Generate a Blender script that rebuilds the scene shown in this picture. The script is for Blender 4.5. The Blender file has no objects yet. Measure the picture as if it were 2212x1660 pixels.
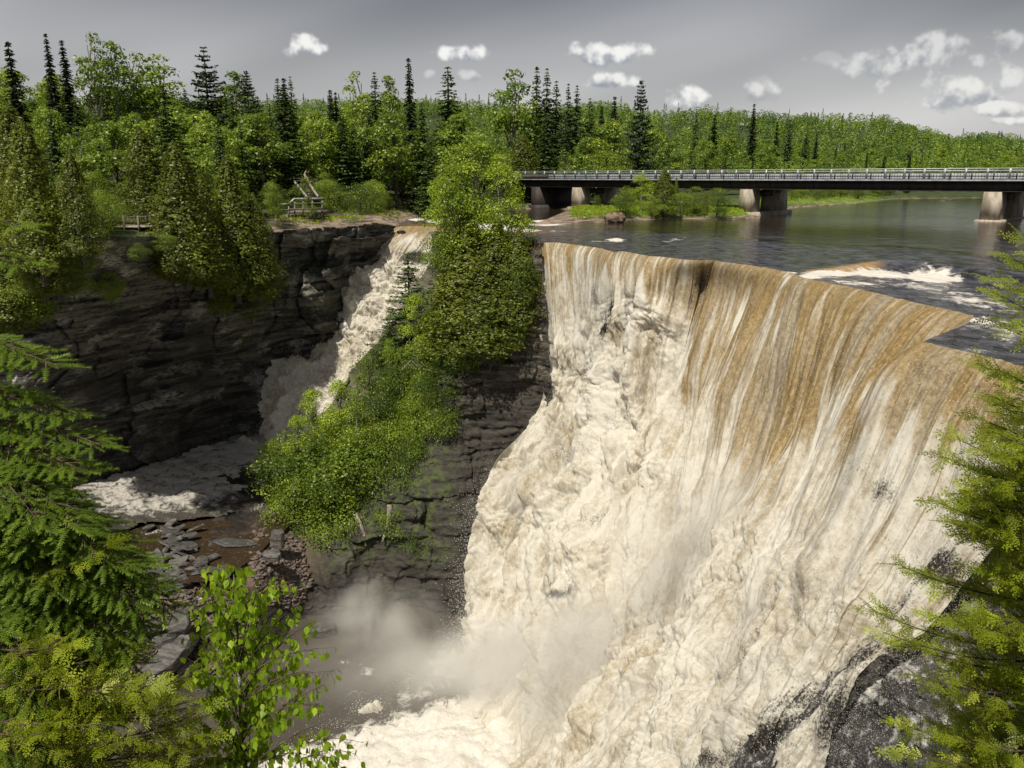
import bpy, math, random
import numpy as np
R = math.radians
scene = bpy.context.scene
COL = scene.collection
rng = np.random.default_rng(7)
# ---------------------------------------------------------------- view of the photograph (units: metres, river level z = 0)
F, TH, H = 1722.0, R(14.52), 7.0
CT, ST = math.cos(TH), math.sin(TH)
def _dir(px, py):
    x = (np.asarray(px, float)-1106)/F; yc = (np.asarray(py, float)-830)/F
    return x, CT - yc*ST, -ST - yc*CT
def PY(px, py, Y):
    x, yw, zw = _dir(px, py); t = np.asarray(Y, float)/yw
    return np.stack([x*t, t*yw, H + zw*t], -1)
def PZ(px, py, z):
    x, yw, zw = _dir(px, py); t = (np.asarray(z, float)-H)/zw
    return np.stack([x*t, t*yw, H + zw*t], -1)
def proj(P):
    P = np.asarray(P, float); x, y, z = P[..., 0], P[..., 1], P[..., 2]-H
    d = y*CT - z*ST; u = y*ST + z*CT
    return 1106 + F*x/d, 830 - F*u/d
# ---------------------------------------------------------------- noise
_perm = rng.permutation(256); _perm = np.concatenate([_perm, _perm, _perm])
_grad = rng.normal(size=(256, 3)); _grad /= np.linalg.norm(_grad, axis=1)[:, None]
def noise(P):
    P = np.asarray(P, float); I = np.floor(P).astype(int); f = P - I
    u = f*f*f*(f*(f*6-15)+10); I &= 255
    out = np.zeros(P.shape[:-1])
    for dx in (0, 1):
        a = _perm[(I[..., 0]+dx) & 255]; wx = u[..., 0] if dx else 1-u[..., 0]
        for dy in (0, 1):
            b = _perm[a + ((I[..., 1]+dy) & 255)]; wy = u[..., 1] if dy else 1-u[..., 1]
            for dz in (0, 1):
                c = _perm[b + ((I[..., 2]+dz) & 255)]; wz = u[..., 2] if dz else 1-u[..., 2]
                g = _grad[c]
                out += wx*wy*wz*(g[..., 0]*(f[..., 0]-dx)+g[..., 1]*(f[..., 1]-dy)+g[..., 2]*(f[..., 2]-dz))
    return out*1.5
def fbm(P, octv=4, gain=.5):
    s = 0; a = 1
    for k in range(octv):
        s = s + a*noise(P*(2.03**k) + 17.3*k); a *= gain
    return s
def billow(P, octv=4, gain=.5):
    s = 0; a = 1
    for k in range(octv):
        s = s + a*np.abs(noise(P*(2.03**k) + 9.1*k)); a *= gain
    return s
def cellrand(I):
    I = np.floor(I).astype(int) & 255
    return _perm[_perm[_perm[I[..., 0]] + I[..., 1]] + I[..., 2]]/255.0
def sstep(a, b, x):
    t = np.clip((np.asarray(x, float)-a)/(b-a), 0, 1); return t*t*(3-2*t)
# ---------------------------------------------------------------- mesh helpers
def mesh(name, V, faces, mat=None, attrs=None, uv=None, smooth=False):
    """faces: (n,k) array or list of such arrays"""
    me = bpy.data.meshes.new(name)
    if isinstance(faces, np.ndarray): faces = [faces]
    faces = [np.asarray(f, np.int32) for f in faces if len(f)]
    V = np.asarray(V, np.float32)
    me.vertices.add(len(V)); me.vertices.foreach_set('co', V.ravel())
    loops = np.concatenate([f.ravel() for f in faces])
    tot = np.concatenate([np.full(len(f), f.shape[1], np.int32) for f in faces])
    st = np.concatenate([[0], np.cumsum(tot)[:-1]]).astype(np.int32)
    me.loops.add(len(loops)); me.loops.foreach_set('vertex_index', loops)
    me.polygons.add(len(tot)); me.polygons.foreach_set('loop_start', st); me.polygons.foreach_set('loop_total', tot)
    if smooth: me.polygons.foreach_set('use_smooth', np.ones(len(tot), bool))
    for k, a in (attrs or {}).items():
        a = np.asarray(a, np.float32)
        if a.ndim == 1:
            at = me.attributes.new(k, 'FLOAT', 'POINT'); at.data.foreach_set('value', a)
        else:
            at = me.attributes.new(k, 'FLOAT_VECTOR', 'POINT'); at.data.foreach_set('vector', a[:, :3].ravel())
    me.update(calc_edges=True)
    if mat: me.materials.append(mat)
    return me
def link(name, me, parent=None, loc=None):
    o = bpy.data.objects.new(name, me); COL.objects.link(o)
    if parent: o.parent = parent
    if loc is not None: o.location = loc
    return o
def tag(o, label=None, cat=None, group=None, kind=None):
    if label: o['label'] = label
    if cat: o['category'] = cat
    if group: o['group'] = group
    if kind: o['kind'] = kind
    return o
def empty(name, loc, rz=0.0):
    o = bpy.data.objects.new(name, None); COL.objects.link(o); o.location = loc; o.rotation_euler = (0, 0, rz); o.empty_display_size = .3
    return o
def gridfaces(nr, nc, keep=None):
    i, j = np.meshgrid(np.arange(nr-1), np.arange(nc-1), indexing='ij')
    a = (i*nc+j).ravel(); f = np.stack([a, a+1, a+nc+1, a+nc], 1)
    if keep is not None: f = f[keep[:-1, :-1].ravel() & keep[1:, :-1].ravel() & keep[:-1, 1:].ravel() & keep[1:, 1:].ravel()]
    return f
def inpoly(px, py, poly):
    poly = np.asarray(poly, float); ins = np.zeros(np.shape(px), bool); n = len(poly)
    for k in range(n):
        x1, y1 = poly[k]; x2, y2 = poly[(k+1) % n]
        if y1 == y2: continue
        c = ((y1 > py) != (y2 > py)) & (px < (x2-x1)*(py-y1)/(y2-y1)+x1); ins ^= c
    return ins
def rbf(C, val):
    """thin linear radial interpolation with affine term: exact on planes"""
    C = np.asarray(C, float)/500; n = len(C); v = np.asarray(val, float)
    D = np.linalg.norm(C[:, None]-C[None], axis=2)
    A = np.zeros((n+3, n+3)); A[:n, :n] = D; A[:n, n] = 1; A[:n, n+1:] = C; A[n, :n] = 1; A[n+1:, :n] = C.T
    w = np.linalg.solve(A, np.concatenate([v, [0, 0, 0]]))
    def f(px, py):
        Q = np.stack([np.ravel(px), np.ravel(py)], 1)/500
        out = np.zeros(len(Q))
        for s in range(0, len(Q), 40000):
            q = Q[s:s+40000]; d = np.linalg.norm(q[:, None]-C[None], axis=2)
            out[s:s+40000] = d@w[:n] + w[n] + q@w[n+1:]
        return out.reshape(np.shape(px))
    return f
def relief(ctrl, poly, step):
    """ctrl: (px,py,'Y' or 'z',value). returns px,py grids, Y grid, keep mask"""
    C = []; inv = []
    for (px, py, k, v) in ctrl:
        C.append((px, py)); inv.append(1/(v if k == 'Y' else PZ(px, py, v)[1]))
    f = rbf(C, inv)
    poly = np.asarray(poly, float); x0, y0 = poly.min(0); x1, y1 = poly.max(0)
    gx = np.arange(x0-step, x1+2*step, step); gy = np.arange(y0-step, y1+2*step, step)
    px, py = np.meshgrid(gx, gy); Y = 1/np.clip(f(px, py), 1/400, 1)
    return px, py, Y, inpoly(px, py, poly)
def tube(pts, rad, n=6):
    """tapered tube through pts; returns V,F(quads)"""
    pts = np.asarray(pts, float); rad = np.broadcast_to(rad, (len(pts),))
    T = np.gradient(pts, axis=0); T /= np.linalg.norm(T, axis=1)[:, None]+1e-9
    up = np.where(np.abs(T[:, 2:3]) > .9, np.array([[1., 0, 0]]), np.array([[0, 0, 1.]]))
    A = np.cross(T, up); A /= np.linalg.norm(A, axis=1)[:, None]+1e-9; B = np.cross(T, A)
    th = np.linspace(0, 2*np.pi, n, endpoint=False)
    V = pts[:, None]+rad[:, None, None]*(A[:, None]*np.cos(th)[None, :, None]+B[:, None]*np.sin(th)[None, :, None])
    i, j = np.meshgrid(np.arange(len(pts)-1), np.arange(n), indexing='ij')
    f = np.stack([i*n+j, i*n+(j+1) % n, (i+1)*n+(j+1) % n, (i+1)*n+j], -1).reshape(-1, 4)
    return V.reshape(-1, 3), f
class Acc:
    def __init__(s): s.V = []; s.Q = []; s.T = []; s.A = []; s.n = 0
    def add(s, V, F, a=0.5):
        V = np.asarray(V, float); F = np.asarray(F)
        (s.Q if F.shape[1] == 4 else s.T).append(F+s.n); s.V.append(V); s.A.append(np.broadcast_to(a, (len(V),))); s.n += len(V)
    def tube(s, pts, rad, n=6, a=.5): s.add(*tube(pts, rad, n), a)
    def box(s, c, sz, M=None, bev=0):
        x, y, z = np.array(sz)/2
        V = np.array([[-x, -y, -z], [x, -y, -z], [x, y, -z], [-x, y, -z], [-x, -y, z], [x, -y, z], [x, y, z], [-x, y, z]])
        if M is not None: V = V@np.asarray(M).T
        s.add(V+np.array(c), np.array([[0, 3, 2, 1], [4, 5, 6, 7], [0, 1, 5, 4], [1, 2, 6, 5], [2, 3, 7, 6], [3, 0, 4, 7]]))
    def beam(s, p, q, w, h):
        p = np.array(p, float); q = np.array(q, float); d = q-p; L = np.linalg.norm(d); d = d/L
        sd = np.cross(d, [0, 0, 1]); sd = sd/np.linalg.norm(sd) if np.linalg.norm(sd) > 1e-6 else np.array([1., 0, 0]); u = np.cross(sd, d)
        s.box((p+q)/2, (w, L, h), np.stack([sd, d, u], 1))
    def mesh(s, name, mat, smooth=False):
        F = []
        if s.Q: F.append(np.concatenate(s.Q))
        if s.T: F.append(np.concatenate(s.T))
        return mesh(name, np.concatenate(s.V), F, mat, {'rnd': np.concatenate(s.A)}, smooth=smooth)
def leaves(P, Nn, size, rg, aspect=.6, rnd=None):
    """diamond shaped leaves centred at P facing Nn"""
    n = len(P); Nn = Nn/(np.linalg.norm(Nn, axis=1)[:, None]+1e-9)
    t = rg.normal(size=(n, 3)); t -= (t*Nn).sum(1)[:, None]*Nn; t /= np.linalg.norm(t, axis=1)[:, None]+1e-9
    b = np.cross(Nn, t); s = (size*rg.uniform(.7, 1.3, n))[:, None]
    V = np.stack([P-t*s*.5, P+b*s*.5*aspect+Nn*s*.08, P+t*s*.5, P-b*s*.5*aspect+Nn*s*.08], 1).reshape(-1, 3)
    Fq = np.arange(n*4).reshape(n, 4)
    return V, Fq, np.repeat(rg.random(n) if rnd is None else rnd, 4)
# ---------------------------------------------------------------- node helper
def newmat(name):
    m = bpy.data.materials.new(name); m.use_nodes = True; m.node_tree.nodes.clear(); return m
class NT:
    def __init__(s, nt): s.t = nt; s.l = nt.links
    def n(s, typ, ins=None, **kw):
        nd = s.t.nodes.new(typ)
        for k, v in kw.items(): setattr(nd, k, v)
        for k, v in (ins or {}).items():
            i = nd.inputs[k]
            if isinstance(v, bpy.types.NodeSocket): s.l.new(v, i)
            else: i.default_value = v
        return nd
    def m(s, op, a, b=0.0, c=0.0, clamp=False):
        nd = s.t.nodes.new('ShaderNodeMath'); nd.operation = op; nd.use_clamp = clamp
        for k, v in enumerate((a, b, c)):
            if isinstance(v, bpy.types.NodeSocket): s.l.new(v, nd.inputs[k])
            else: nd.inputs[k].default_value = v
        return nd.outputs[0]
    def vm(s, op, a, b=(0, 0, 0)):
        nd = s.t.nodes.new('ShaderNodeVectorMath'); nd.operation = op
        for k, v in enumerate((a, b)):
            if isinstance(v, bpy.types.NodeSocket): s.l.new(v, nd.inputs[k])
            else: nd.inputs[k].default_value = v
        return nd.outputs[0]
    def noise(s, vec, scale, detail=4, rough=.55, dist=0.0):
        return s.n('ShaderNodeTexNoise', {'Vector': vec, 'Scale': scale, 'Detail': detail, 'Roughness': rough, 'Distortion': dist}).outputs['Fac']
    def mix(s, f, a, b):
        nd = s.t.nodes.new('ShaderNodeMix'); nd.data_type = 'RGBA'
        for k, v in ((0, f), (6, a), (7, b)):
            if isinstance(v, bpy.types.NodeSocket): s.l.new(v, nd.inputs[k])
            else: nd.inputs[k].default_value = v if k == 0 or len(v) == 4 else (*v, 1)
        return nd.outputs[2]
    def ss(s, x, a, b):
        nd = s.t.nodes.new('ShaderNodeMapRange'); nd.interpolation_type = 'SMOOTHSTEP'
        s.l.new(x, nd.inputs[0]); nd.inputs[1].default_value = a; nd.inputs[2].default_value = b
        return nd.outputs[0]
    def attr(s, name, out='Fac'): return s.n('ShaderNodeAttribute', attribute_name=name).outputs[out]
    def pos(s): return s.n('ShaderNodeNewGeometry').outputs['Position']
    def bump(s, h, dist, strength=1.0): return s.n('ShaderNodeBump', {'Height': h, 'Distance': dist, 'Strength': strength}).outputs['Normal']
    def out(s, sh, vol=False): s.l.new(sh, s.n('ShaderNodeOutputMaterial').inputs[1 if vol else 0])
def foliage_mat(name, dark, light, hi, trans=.35, objvar=1.0):
    m = newmat(name); t = NT(m.node_tree)
    rnd = t.attr('rnd'); ob = t.n('ShaderNodeObjectInfo').outputs['Random']
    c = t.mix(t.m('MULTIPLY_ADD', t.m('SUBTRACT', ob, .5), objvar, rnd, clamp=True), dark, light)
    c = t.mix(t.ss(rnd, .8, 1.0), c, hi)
    d = t.n('ShaderNodeBsdfDiffuse', {'Color': c}); tr = t.n('ShaderNodeBsdfTranslucent', {'Color': t.mix(.6, c, hi)})
    g = t.n('ShaderNodeBsdfGlossy', {'Roughness': .45, 'Color': (1, 1, 1, 1)})
    mx = t.n('ShaderNodeMixShader', {0: trans, 1: d.outputs[0], 2: tr.outputs[0]})
    mx2 = t.n('ShaderNodeMixShader', {0: .025, 1: mx.outputs[0], 2: g.outputs[0]})
    t.out(mx2.outputs[0]); return m
def bark_mat(name, a, b, scale=(6, 6, 1.2)):
    m = newmat(name); t = NT(m.node_tree)
    co = t.vm('MULTIPLY', t.n('ShaderNodeTexCoord').outputs['Object'], scale)
    n = t.noise(co, 3, 5); c = t.mix(t.ss(n, .4, .62), a, b)
    p = t.n('ShaderNodeBsdfPrincipled', {'Base Color': c, 'Roughness': .9, 'Normal': t.bump(n, .03)})
    t.out(p.outputs[0]); return m
M = {}
M['birch_leaf'] = foliage_mat('bright_leaf', (.15, .23, .016), (.34, .45, .032), (.48, .58, .06))
M['aspen_leaf'] = foliage_mat('forest_leaf', (.07, .13, .016), (.25, .35, .028), (.40, .48, .05))
M['far_leaf'] = foliage_mat('far_forest_leaf', (.06, .12, .016), (.20, .30, .03), (.28, .38, .04), objvar=0)
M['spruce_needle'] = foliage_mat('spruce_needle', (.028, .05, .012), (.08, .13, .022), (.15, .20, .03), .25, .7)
M['dark_needle'] = foliage_mat('dark_needle', (.014, .026, .009), (.035, .055, .015), (.06, .08, .02), .15, .4)
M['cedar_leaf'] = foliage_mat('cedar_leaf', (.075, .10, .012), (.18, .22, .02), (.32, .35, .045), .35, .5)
M['shrub_leaf'] = foliage_mat('shrub_leaf', (.055, .10, .012), (.22, .31, .024), (.38, .46, .05), .4, 1.3)
M['fg_spruce'] = foliage_mat('near_spruce_needle', (.08, .14, .018), (.27, .40, .04), (.44, .56, .09), .4, .3)
M['fg_cedar'] = foliage_mat('near_cedar_scale', (.13, .17, .012), (.36, .44, .025), (.56, .62, .06), .45, .2)
M['fg_birch'] = foliage_mat('near_birch_leaf', (.20, .34, .015), (.42, .60, .03), (.56, .70, .06), .55, .2)
M['bark'] = bark_mat('bark', (.035, .028, .022), (.10, .085, .07))
M['white_bark'] = bark_mat('white_bark', (.08, .07, .06), (.45, .43, .38), (2, 2, 6))
M['twig'] = bark_mat('twig_bark', (.05, .035, .022), (.11, .08, .05))
# ---------------------------------------------------------------- camera, sun, sky
cam = bpy.data.cameras.new('camera'); co = bpy.data.objects.new('camera', cam); COL.objects.link(co)
co.location = (0, 0, H); co.rotation_euler = (R(90)-TH, 0, 0); cam.sensor_width = 36; cam.lens = 36*F/2212
cam.clip_start = .1; cam.clip_end = 6000; scene.camera = co
SUN_AZ = (-.50, -.87); SUN_EL = R(59)   # towards the sun, seen from above
sx, sy = SUN_AZ; l_ = math.hypot(sx, sy); sx /= l_; sy /= l_
from mathutils import Vector
sd = Vector((sx*math.cos(SUN_EL), sy*math.cos(SUN_EL), math.sin(SUN_EL)))
sun = bpy.data.lights.new('sun', 'SUN'); sun.energy = 4.8; sun.angle = R(.5); sun.color = (1, .93, .80)
so = bpy.data.objects.new('sun', sun); COL.objects.link(so); so.rotation_euler = sd.to_track_quat('Z', 'Y').to_euler(); so.location = (-30, 0, 60)
w = bpy.data.worlds.new('World'); scene.world = w; w.use_nodes = True; w.node_tree.nodes.clear(); t = NT(w.node_tree)
sky = t.n('ShaderNodeTexSky', sky_type='NISHITA', sun_disc=False, sun_elevation=SUN_EL, sun_rotation=math.atan2(sx, sy), air_density=1.0, dust_density=2.5)
# thin grey veil and small fair-weather clouds, computed by direction into an environment map
def sl(px, py):
    x, a, b = _dir(px, py); return x/a, b/a
clouds = [(610, 103, 78, 30, 1), (1022, 116, 50, 18, 1), (1310, 122, 75, 26, 1), (1325, 178, 52, 18, .9), (1010, 168, 30, 14, .45), (930, 163, 12, 10, .35),
          (1465, 212, 60, 26, .95), (1660, 200, 55, 30, .6), (1880, 150, 75, 30, .55), (1990, 115, 90, 40, .6), (2080, 130, 70, 40, .5), (1905, 212, 75, 36, .85),
          (2060, 200, 85, 42, .7), (2170, 95, 45, 28, .5), (2180, 180, 50, 30, .6), (2160, 240, 60, 16, .7), (1780, 130, 40, 14, .15), (2190, 265, 70, 10, .8)]
EW, EH = 4096, 2048
img = np.zeros((EH, EW, 4), np.float32)
def skycol(az, el, octs):
    """az measured from +Y towards +X"""
    u = np.tan(np.clip(az, -1.2, 1.2)); v = np.tan(el)/np.cos(np.clip(az, -1.2, 1.2))
    r = R(-14); q = np.stack([u*math.cos(r)-v*math.sin(r), (u*math.sin(r)+v*math.cos(r))*4.5, 0*u], -1)
    st = fbm(q*1.6, 3)
    gr = sstep(.05, .25, np.sin(np.abs(el)))[..., None]
    c = np.array([.50, .49, .485])*(1-gr)+np.array([.150, .150, .160])*gr
    lf = (sstep(-.25, -.95, u)*.16)[..., None]; c = c*(1-lf)+.62*lf
    c = c*(1.0+.42*st)[..., None]
    if octs:
        uv = np.stack([u, v, 0*u], -1); n1 = fbm(uv*np.array([13, 17, 1]), 5, .55); n2 = fbm(uv*42+7, 4, .6)
        wob = n1*1.7+n2*.8; tot = np.zeros(u.shape); top = np.zeros(u.shape)
        for (px, py, rx, ry, s) in clouds:
            cx, cy = sl(px, py); rx, ry = rx*.92, ry*.82; dx = (u-cx)/(rx/F); dy = (v-cy)/(ry/F*1.05)
            dy2 = np.where(dy < 0, dy*1.35, dy)
            mk = sstep(.0, 1.35, 1-(dx*dx+dy2*dy2)*.8+wob)*s*(dx*dx+dy*dy < 5); lt = mk*np.clip(.62+.38*dy, 0, 1)
            tot = np.maximum(tot, mk); top = np.maximum(top, lt)
        sh = sstep(.30, .85, top/np.maximum(tot, .02)+n2*.4)[..., None]
        cc = np.array([.27, .29, .34])*(1-sh)+np.array([.92, .90, .86])*sh; c = c*(1-tot[..., None])+cc*tot[..., None]
    return c
uu = (np.arange(EW)+.5)/EW; vv = (np.arange(EH)+.5)/EH
ELg = (vv-.5)*math.pi; AZg = ((math.pi/2-(.5-uu)*2*math.pi)+math.pi) % (2*math.pi)-math.pi
lowu = slice(0, EW, 8); lowv = slice(0, EH, 8)
A8, E8 = np.meshgrid(AZg[lowu], ELg[lowv]); base8 = skycol(np.where(np.abs(A8) > 1.2, np.sign(A8)*1.2, A8), E8, 0)
img[..., :3] = np.repeat(np.repeat(base8, 8, 0), 8, 1); img[..., 3] = 1
iu = np.where(np.abs(AZg) < .80)[0]; iv = np.where((ELg > -.01) & (ELg < .62))[0]
A1, E1 = np.meshgrid(AZg[iu], ELg[iv]); img[iv[0]:iv[-1]+1, iu[0]:iu[-1]+1, :3] = skycol(A1, E1, 1)
im = bpy.data.images.new('sky_veil', EW, EH, float_buffer=True); im.colorspace_settings.name = 'Non-Color'; im.pixels.foreach_set(img.ravel()); im.pack()
env = t.n('ShaderNodeTexEnvironment'); env.image = im
sc_ = t.vm('MULTIPLY', sky.outputs[0], (.10, .10, .10))
skyc = t.mix(.87, sc_, env.outputs[0])
bg = t.n('ShaderNodeBackground', {'Color': skyc, 'Strength': 1.0}); t.l.new(bg.outputs[0], t.n('ShaderNodeOutputWorld').inputs[0])
w.cycles.sampling_method = 'MANUAL'; w.cycles.sample_map_resolution = 512
vs = scene.view_settings; vs.view_transform = 'Standard'; vs.look = 'None'; vs.exposure = 0.12; vs.gamma = 1.0
cy_ = scene.cycles; cy_.use_denoising = True; cy_.max_bounces = 6; cy_.diffuse_bounces = 3; cy_.glossy_bounces = 3; cy_.transmission_bounces = 4
cy_.transparent_max_bounces = 8; cy_.caustics_reflective = False; cy_.caustics_refractive = False; cy_.use_adaptive_sampling = True
cy_.volume_bounces = 4; cy_.volume_step_rate = 2.0
# ================================================================ WATER AND ROCK
def blobs(px, py, L):
    o = np.zeros(np.shape(px))
    for b in L:
        cx, cy, rx, ry = b[:4]; ang = R(b[4]) if len(b) > 4 else 0; st = b[5] if len(b) > 5 else 1
        dx = px-cx; dy = py-cy; a = (dx*math.cos(ang)+dy*math.sin(ang))/rx; c = (-dx*math.sin(ang)+dy*math.cos(ang))/ry
        o = np.maximum(o, st*np.exp(-(a*a+c*c)))
    return o
def normals(P):
    a = np.gradient(P, axis=0); b = np.gradient(P, axis=1); n = np.cross(a, b); n /= np.linalg.norm(n, axis=2)[..., None]+1e-9
    return n
def stream_sheet(lines, weights, nsamp, nt, crest=None, csmooth=11):
    """lines: list of streamlines [(px,py,Y or ('z',v))...] -> world grid (ns, nt, 3)"""
    rows = []
    for L in lines:
        P = np.array([PZ(a, b, c[1]) if isinstance(c, tuple) else PY(a, b, c) for a, b, c in L])
        q = np.array([(a, b) for a, b, c in L], float)
        d = np.concatenate([[0], np.cumsum(np.linalg.norm(np.diff(q, axis=0), axis=1))]); d /= d[-1]
        # catmull-rom resample in the flow direction
        tt = np.linspace(0, 1, nt); k = np.clip(np.searchsorted(d, tt, side='right')-1, 0, len(d)-2)
        u = ((tt-d[k])/(d[k+1]-d[k]))[:, None]; m = np.gradient(P, d, axis=0); h = (d[k+1]-d[k])[:, None]
        rows.append((2*u**3-3*u**2+1)*P[k]+(u**3-2*u**2+u)*h*m[k]+(-2*u**3+3*u**2)*P[k+1]+(u**3-u**2)*h*m[k+1])
    rows = np.array(rows); W = np.concatenate([[0], np.cumsum(weights)]).astype(float); W = W/W[-1]
    s = np.linspace(0, 1, nsamp); k = np.clip(np.searchsorted(W, s, side='right')-1, 0, len(W)-2)
    u = ((s-W[k])/(W[k+1]-W[k]))[:, None, None]; G = rows[k]*(1-u)+rows[k+1]*u
    ker = np.exp(-np.linspace(-2, 2, 2*csmooth+1)**2); ker /= ker.sum()
    Gp = np.concatenate([np.repeat(G[:1], csmooth, 0), G, np.repeat(G[-1:], csmooth, 0)])
    G = sum(ker[i]*Gp[i:i+nsamp] for i in range(2*csmooth+1))
    return G, s, W
# ---- materials
def water_mat(name, deep, murk=(0, 0, 0), rough=.09, wave=.12, wscale=1.0, stretch=(1, 1, 1)):
    m = newmat(name); t = NT(m.node_tree); p = t.pos()
    q = t.vm('MULTIPLY', p, tuple(s*wscale for s in stretch))
    h = t.m('MULTIPLY', t.m('ADD', t.m('MULTIPLY', t.noise(q, .35, 3, .6, .6), 1.6), t.m('MULTIPLY', t.noise(q, 1.7, 4, .6, .4), .5)), t.m('MULTIPLY_ADD', t.attr('rip'), 2.4, .6))
    fo = t.attr('foam'); n = t.noise(q, 1.3, 6, .72, .5)
    f = t.ss(t.m('ADD', fo, t.m('MULTIPLY', t.m('SUBTRACT', n, .5), 1.6)), .34, .66)
    f = t.m('MULTIPLY', f, t.ss(fo, .03, .2))
    h = t.m('ADD', h, t.m('MULTIPLY', f, t.m('MULTIPLY', t.noise(q, 4.0, 6, .75), .7)))
    tn = t.attr('tan')
    col = t.mix(tn, t.mix(t.attr('rip'), t.mix(t.noise(q, .2, 3), deep, tuple(min(1, 1.7*a) for a in deep)), t.mix(t.ss(t.noise(q, 1.1, 5, .7), .4, .62), (.012, .011, .012), (.085, .085, .10))), (.42, .25, .07))
    col = t.mix(f, col, t.mix(t.noise(q, 3, 3), (.55, .50, .42), (.82, .80, .76)))
    ro = t.m('MULTIPLY_ADD', f, .6, rough)
    b = t.n('ShaderNodeBsdfPrincipled', {'Base Color': col, 'Roughness': ro, 'IOR': 1.33, 'Normal': t.bump(h, wave)})
    t.out(b.outputs[0]); return m
def fall_mat(name):
    m = newmat(name); t = NT(m.node_tree); fl = t.attr('flow', 'Vector'); p = t.pos()
    A = t.noise(t.vm('MULTIPLY', fl, (1.1, .07, 1)), 1, 3, .6); B = t.noise(t.vm('MULTIPLY', fl, (2.6, .30, 1)), 1, 5, .7)
    C = t.noise(t.vm('MULTIPLY', p, (1.25, 1.25, .75)), 2.2, 7, .78); Dn = t.noise(p, 9, 3, .8); E = t.noise(p, .28, 4, .6)
    fo = t.attr('foam'); tr = t.attr('turb')
    st = t.m('ADD', t.m('MULTIPLY', t.m('SUBTRACT', A, .5), 2.2), t.m('MULTIPLY', t.m('SUBTRACT', B, .5), 1.3))
    tb = t.m('ADD', t.m('MULTIPLY', t.m('SUBTRACT', C, .5), 1.1), t.m('MULTIPLY', t.m('SUBTRACT', E, .5), .9))
    stx = t.m('ADD', t.m('MULTIPLY', st, t.m('SUBTRACT', 1.15, tr)), t.m('MULTIPLY', tb, t.m('ADD', tr, .25)))
    f = t.ss(t.m('ADD', fo, stx), .08, .80)
    Gn = t.noise(t.vm('MULTIPLY', p, (1, 1, .6)), 4.5, 5, .8); L2 = t.noise(t.vm('MULTIPLY', fl, (.42, .035, 1)), 1, 4, .6)
    gs = t.m('ADD', t.m('MULTIPLY', B, .30), t.m('MULTIPLY', Gn, .70)); gold = t.mix(t.ss(gs, .33, .70), (.22, .14, .05), (.60, .43, .18)); gry = t.mix(t.ss(gs, .32, .70), (.24, .19, .12), (.68, .58, .41))
    tan = t.mix(t.ss(L2, .40, .66), gold, gry)
    tan = t.mix(t.m('MULTIPLY', t.ss(t.noise(t.vm('MULTIPLY', fl, (.9, .05, 1)), 1.3, 4, .6), .60, .70), .6), tan, (.06, .048, .03))
    K = t.noise(t.vm('MULTIPLY', fl, (.55, .07, 1)), 1, 5, .68, .6)
    foam = t.mix(t.ss(t.m('ADD', t.m('ADD', t.m('MULTIPLY', E, .35), t.m('MULTIPLY', C, .45)), t.m('MULTIPLY', K, .4)), .42, .68), (.40, .32, .19), (.85, .815, .72))  # brownish patches: shadow tone put into the foam colour
    col = t.mix(f, tan, foam)
    rk = t.m('ADD', t.attr('rock'), t.m('ADD', t.m('MULTIPLY', t.m('SUBTRACT', B, .5), .9), t.m('MULTIPLY', t.m('SUBTRACT', Dn, .5), 1.2)))
    rkf = t.m('MULTIPLY', t.ss(rk, .30, .72), t.ss(t.attr('rock'), .02, .15))
    col = t.mix(rkf, col, (.035, .030, .026))
    spk = t.ss(t.noise(p, 14, 2, .6), .60, .72); col = t.mix(t.m('MULTIPLY', spk, .55), col, (.9, .88, .82))
    h = t.m('ADD', t.m('MULTIPLY', C, 1.0), t.m('ADD', t.m('MULTIPLY', B, t.m('SUBTRACT', 1.1, tr)), t.m('MULTIPLY', Dn, .35)))
    ro = t.m('MULTIPLY_ADD', f, .35, .35)
    b = t.n('ShaderNodeBsdfPrincipled', {'Base Color': col, 'Roughness': ro, 'IOR': 1.33, 'Normal': t.bump(h, .14, .7)})
    tl = t.n('ShaderNodeBsdfTranslucent', {'Color': col})
    t.out(t.n('ShaderNodeMixShader', {0: .35, 1: b.outputs[0], 2: tl.outputs[0]}).outputs[0]); return m
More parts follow.
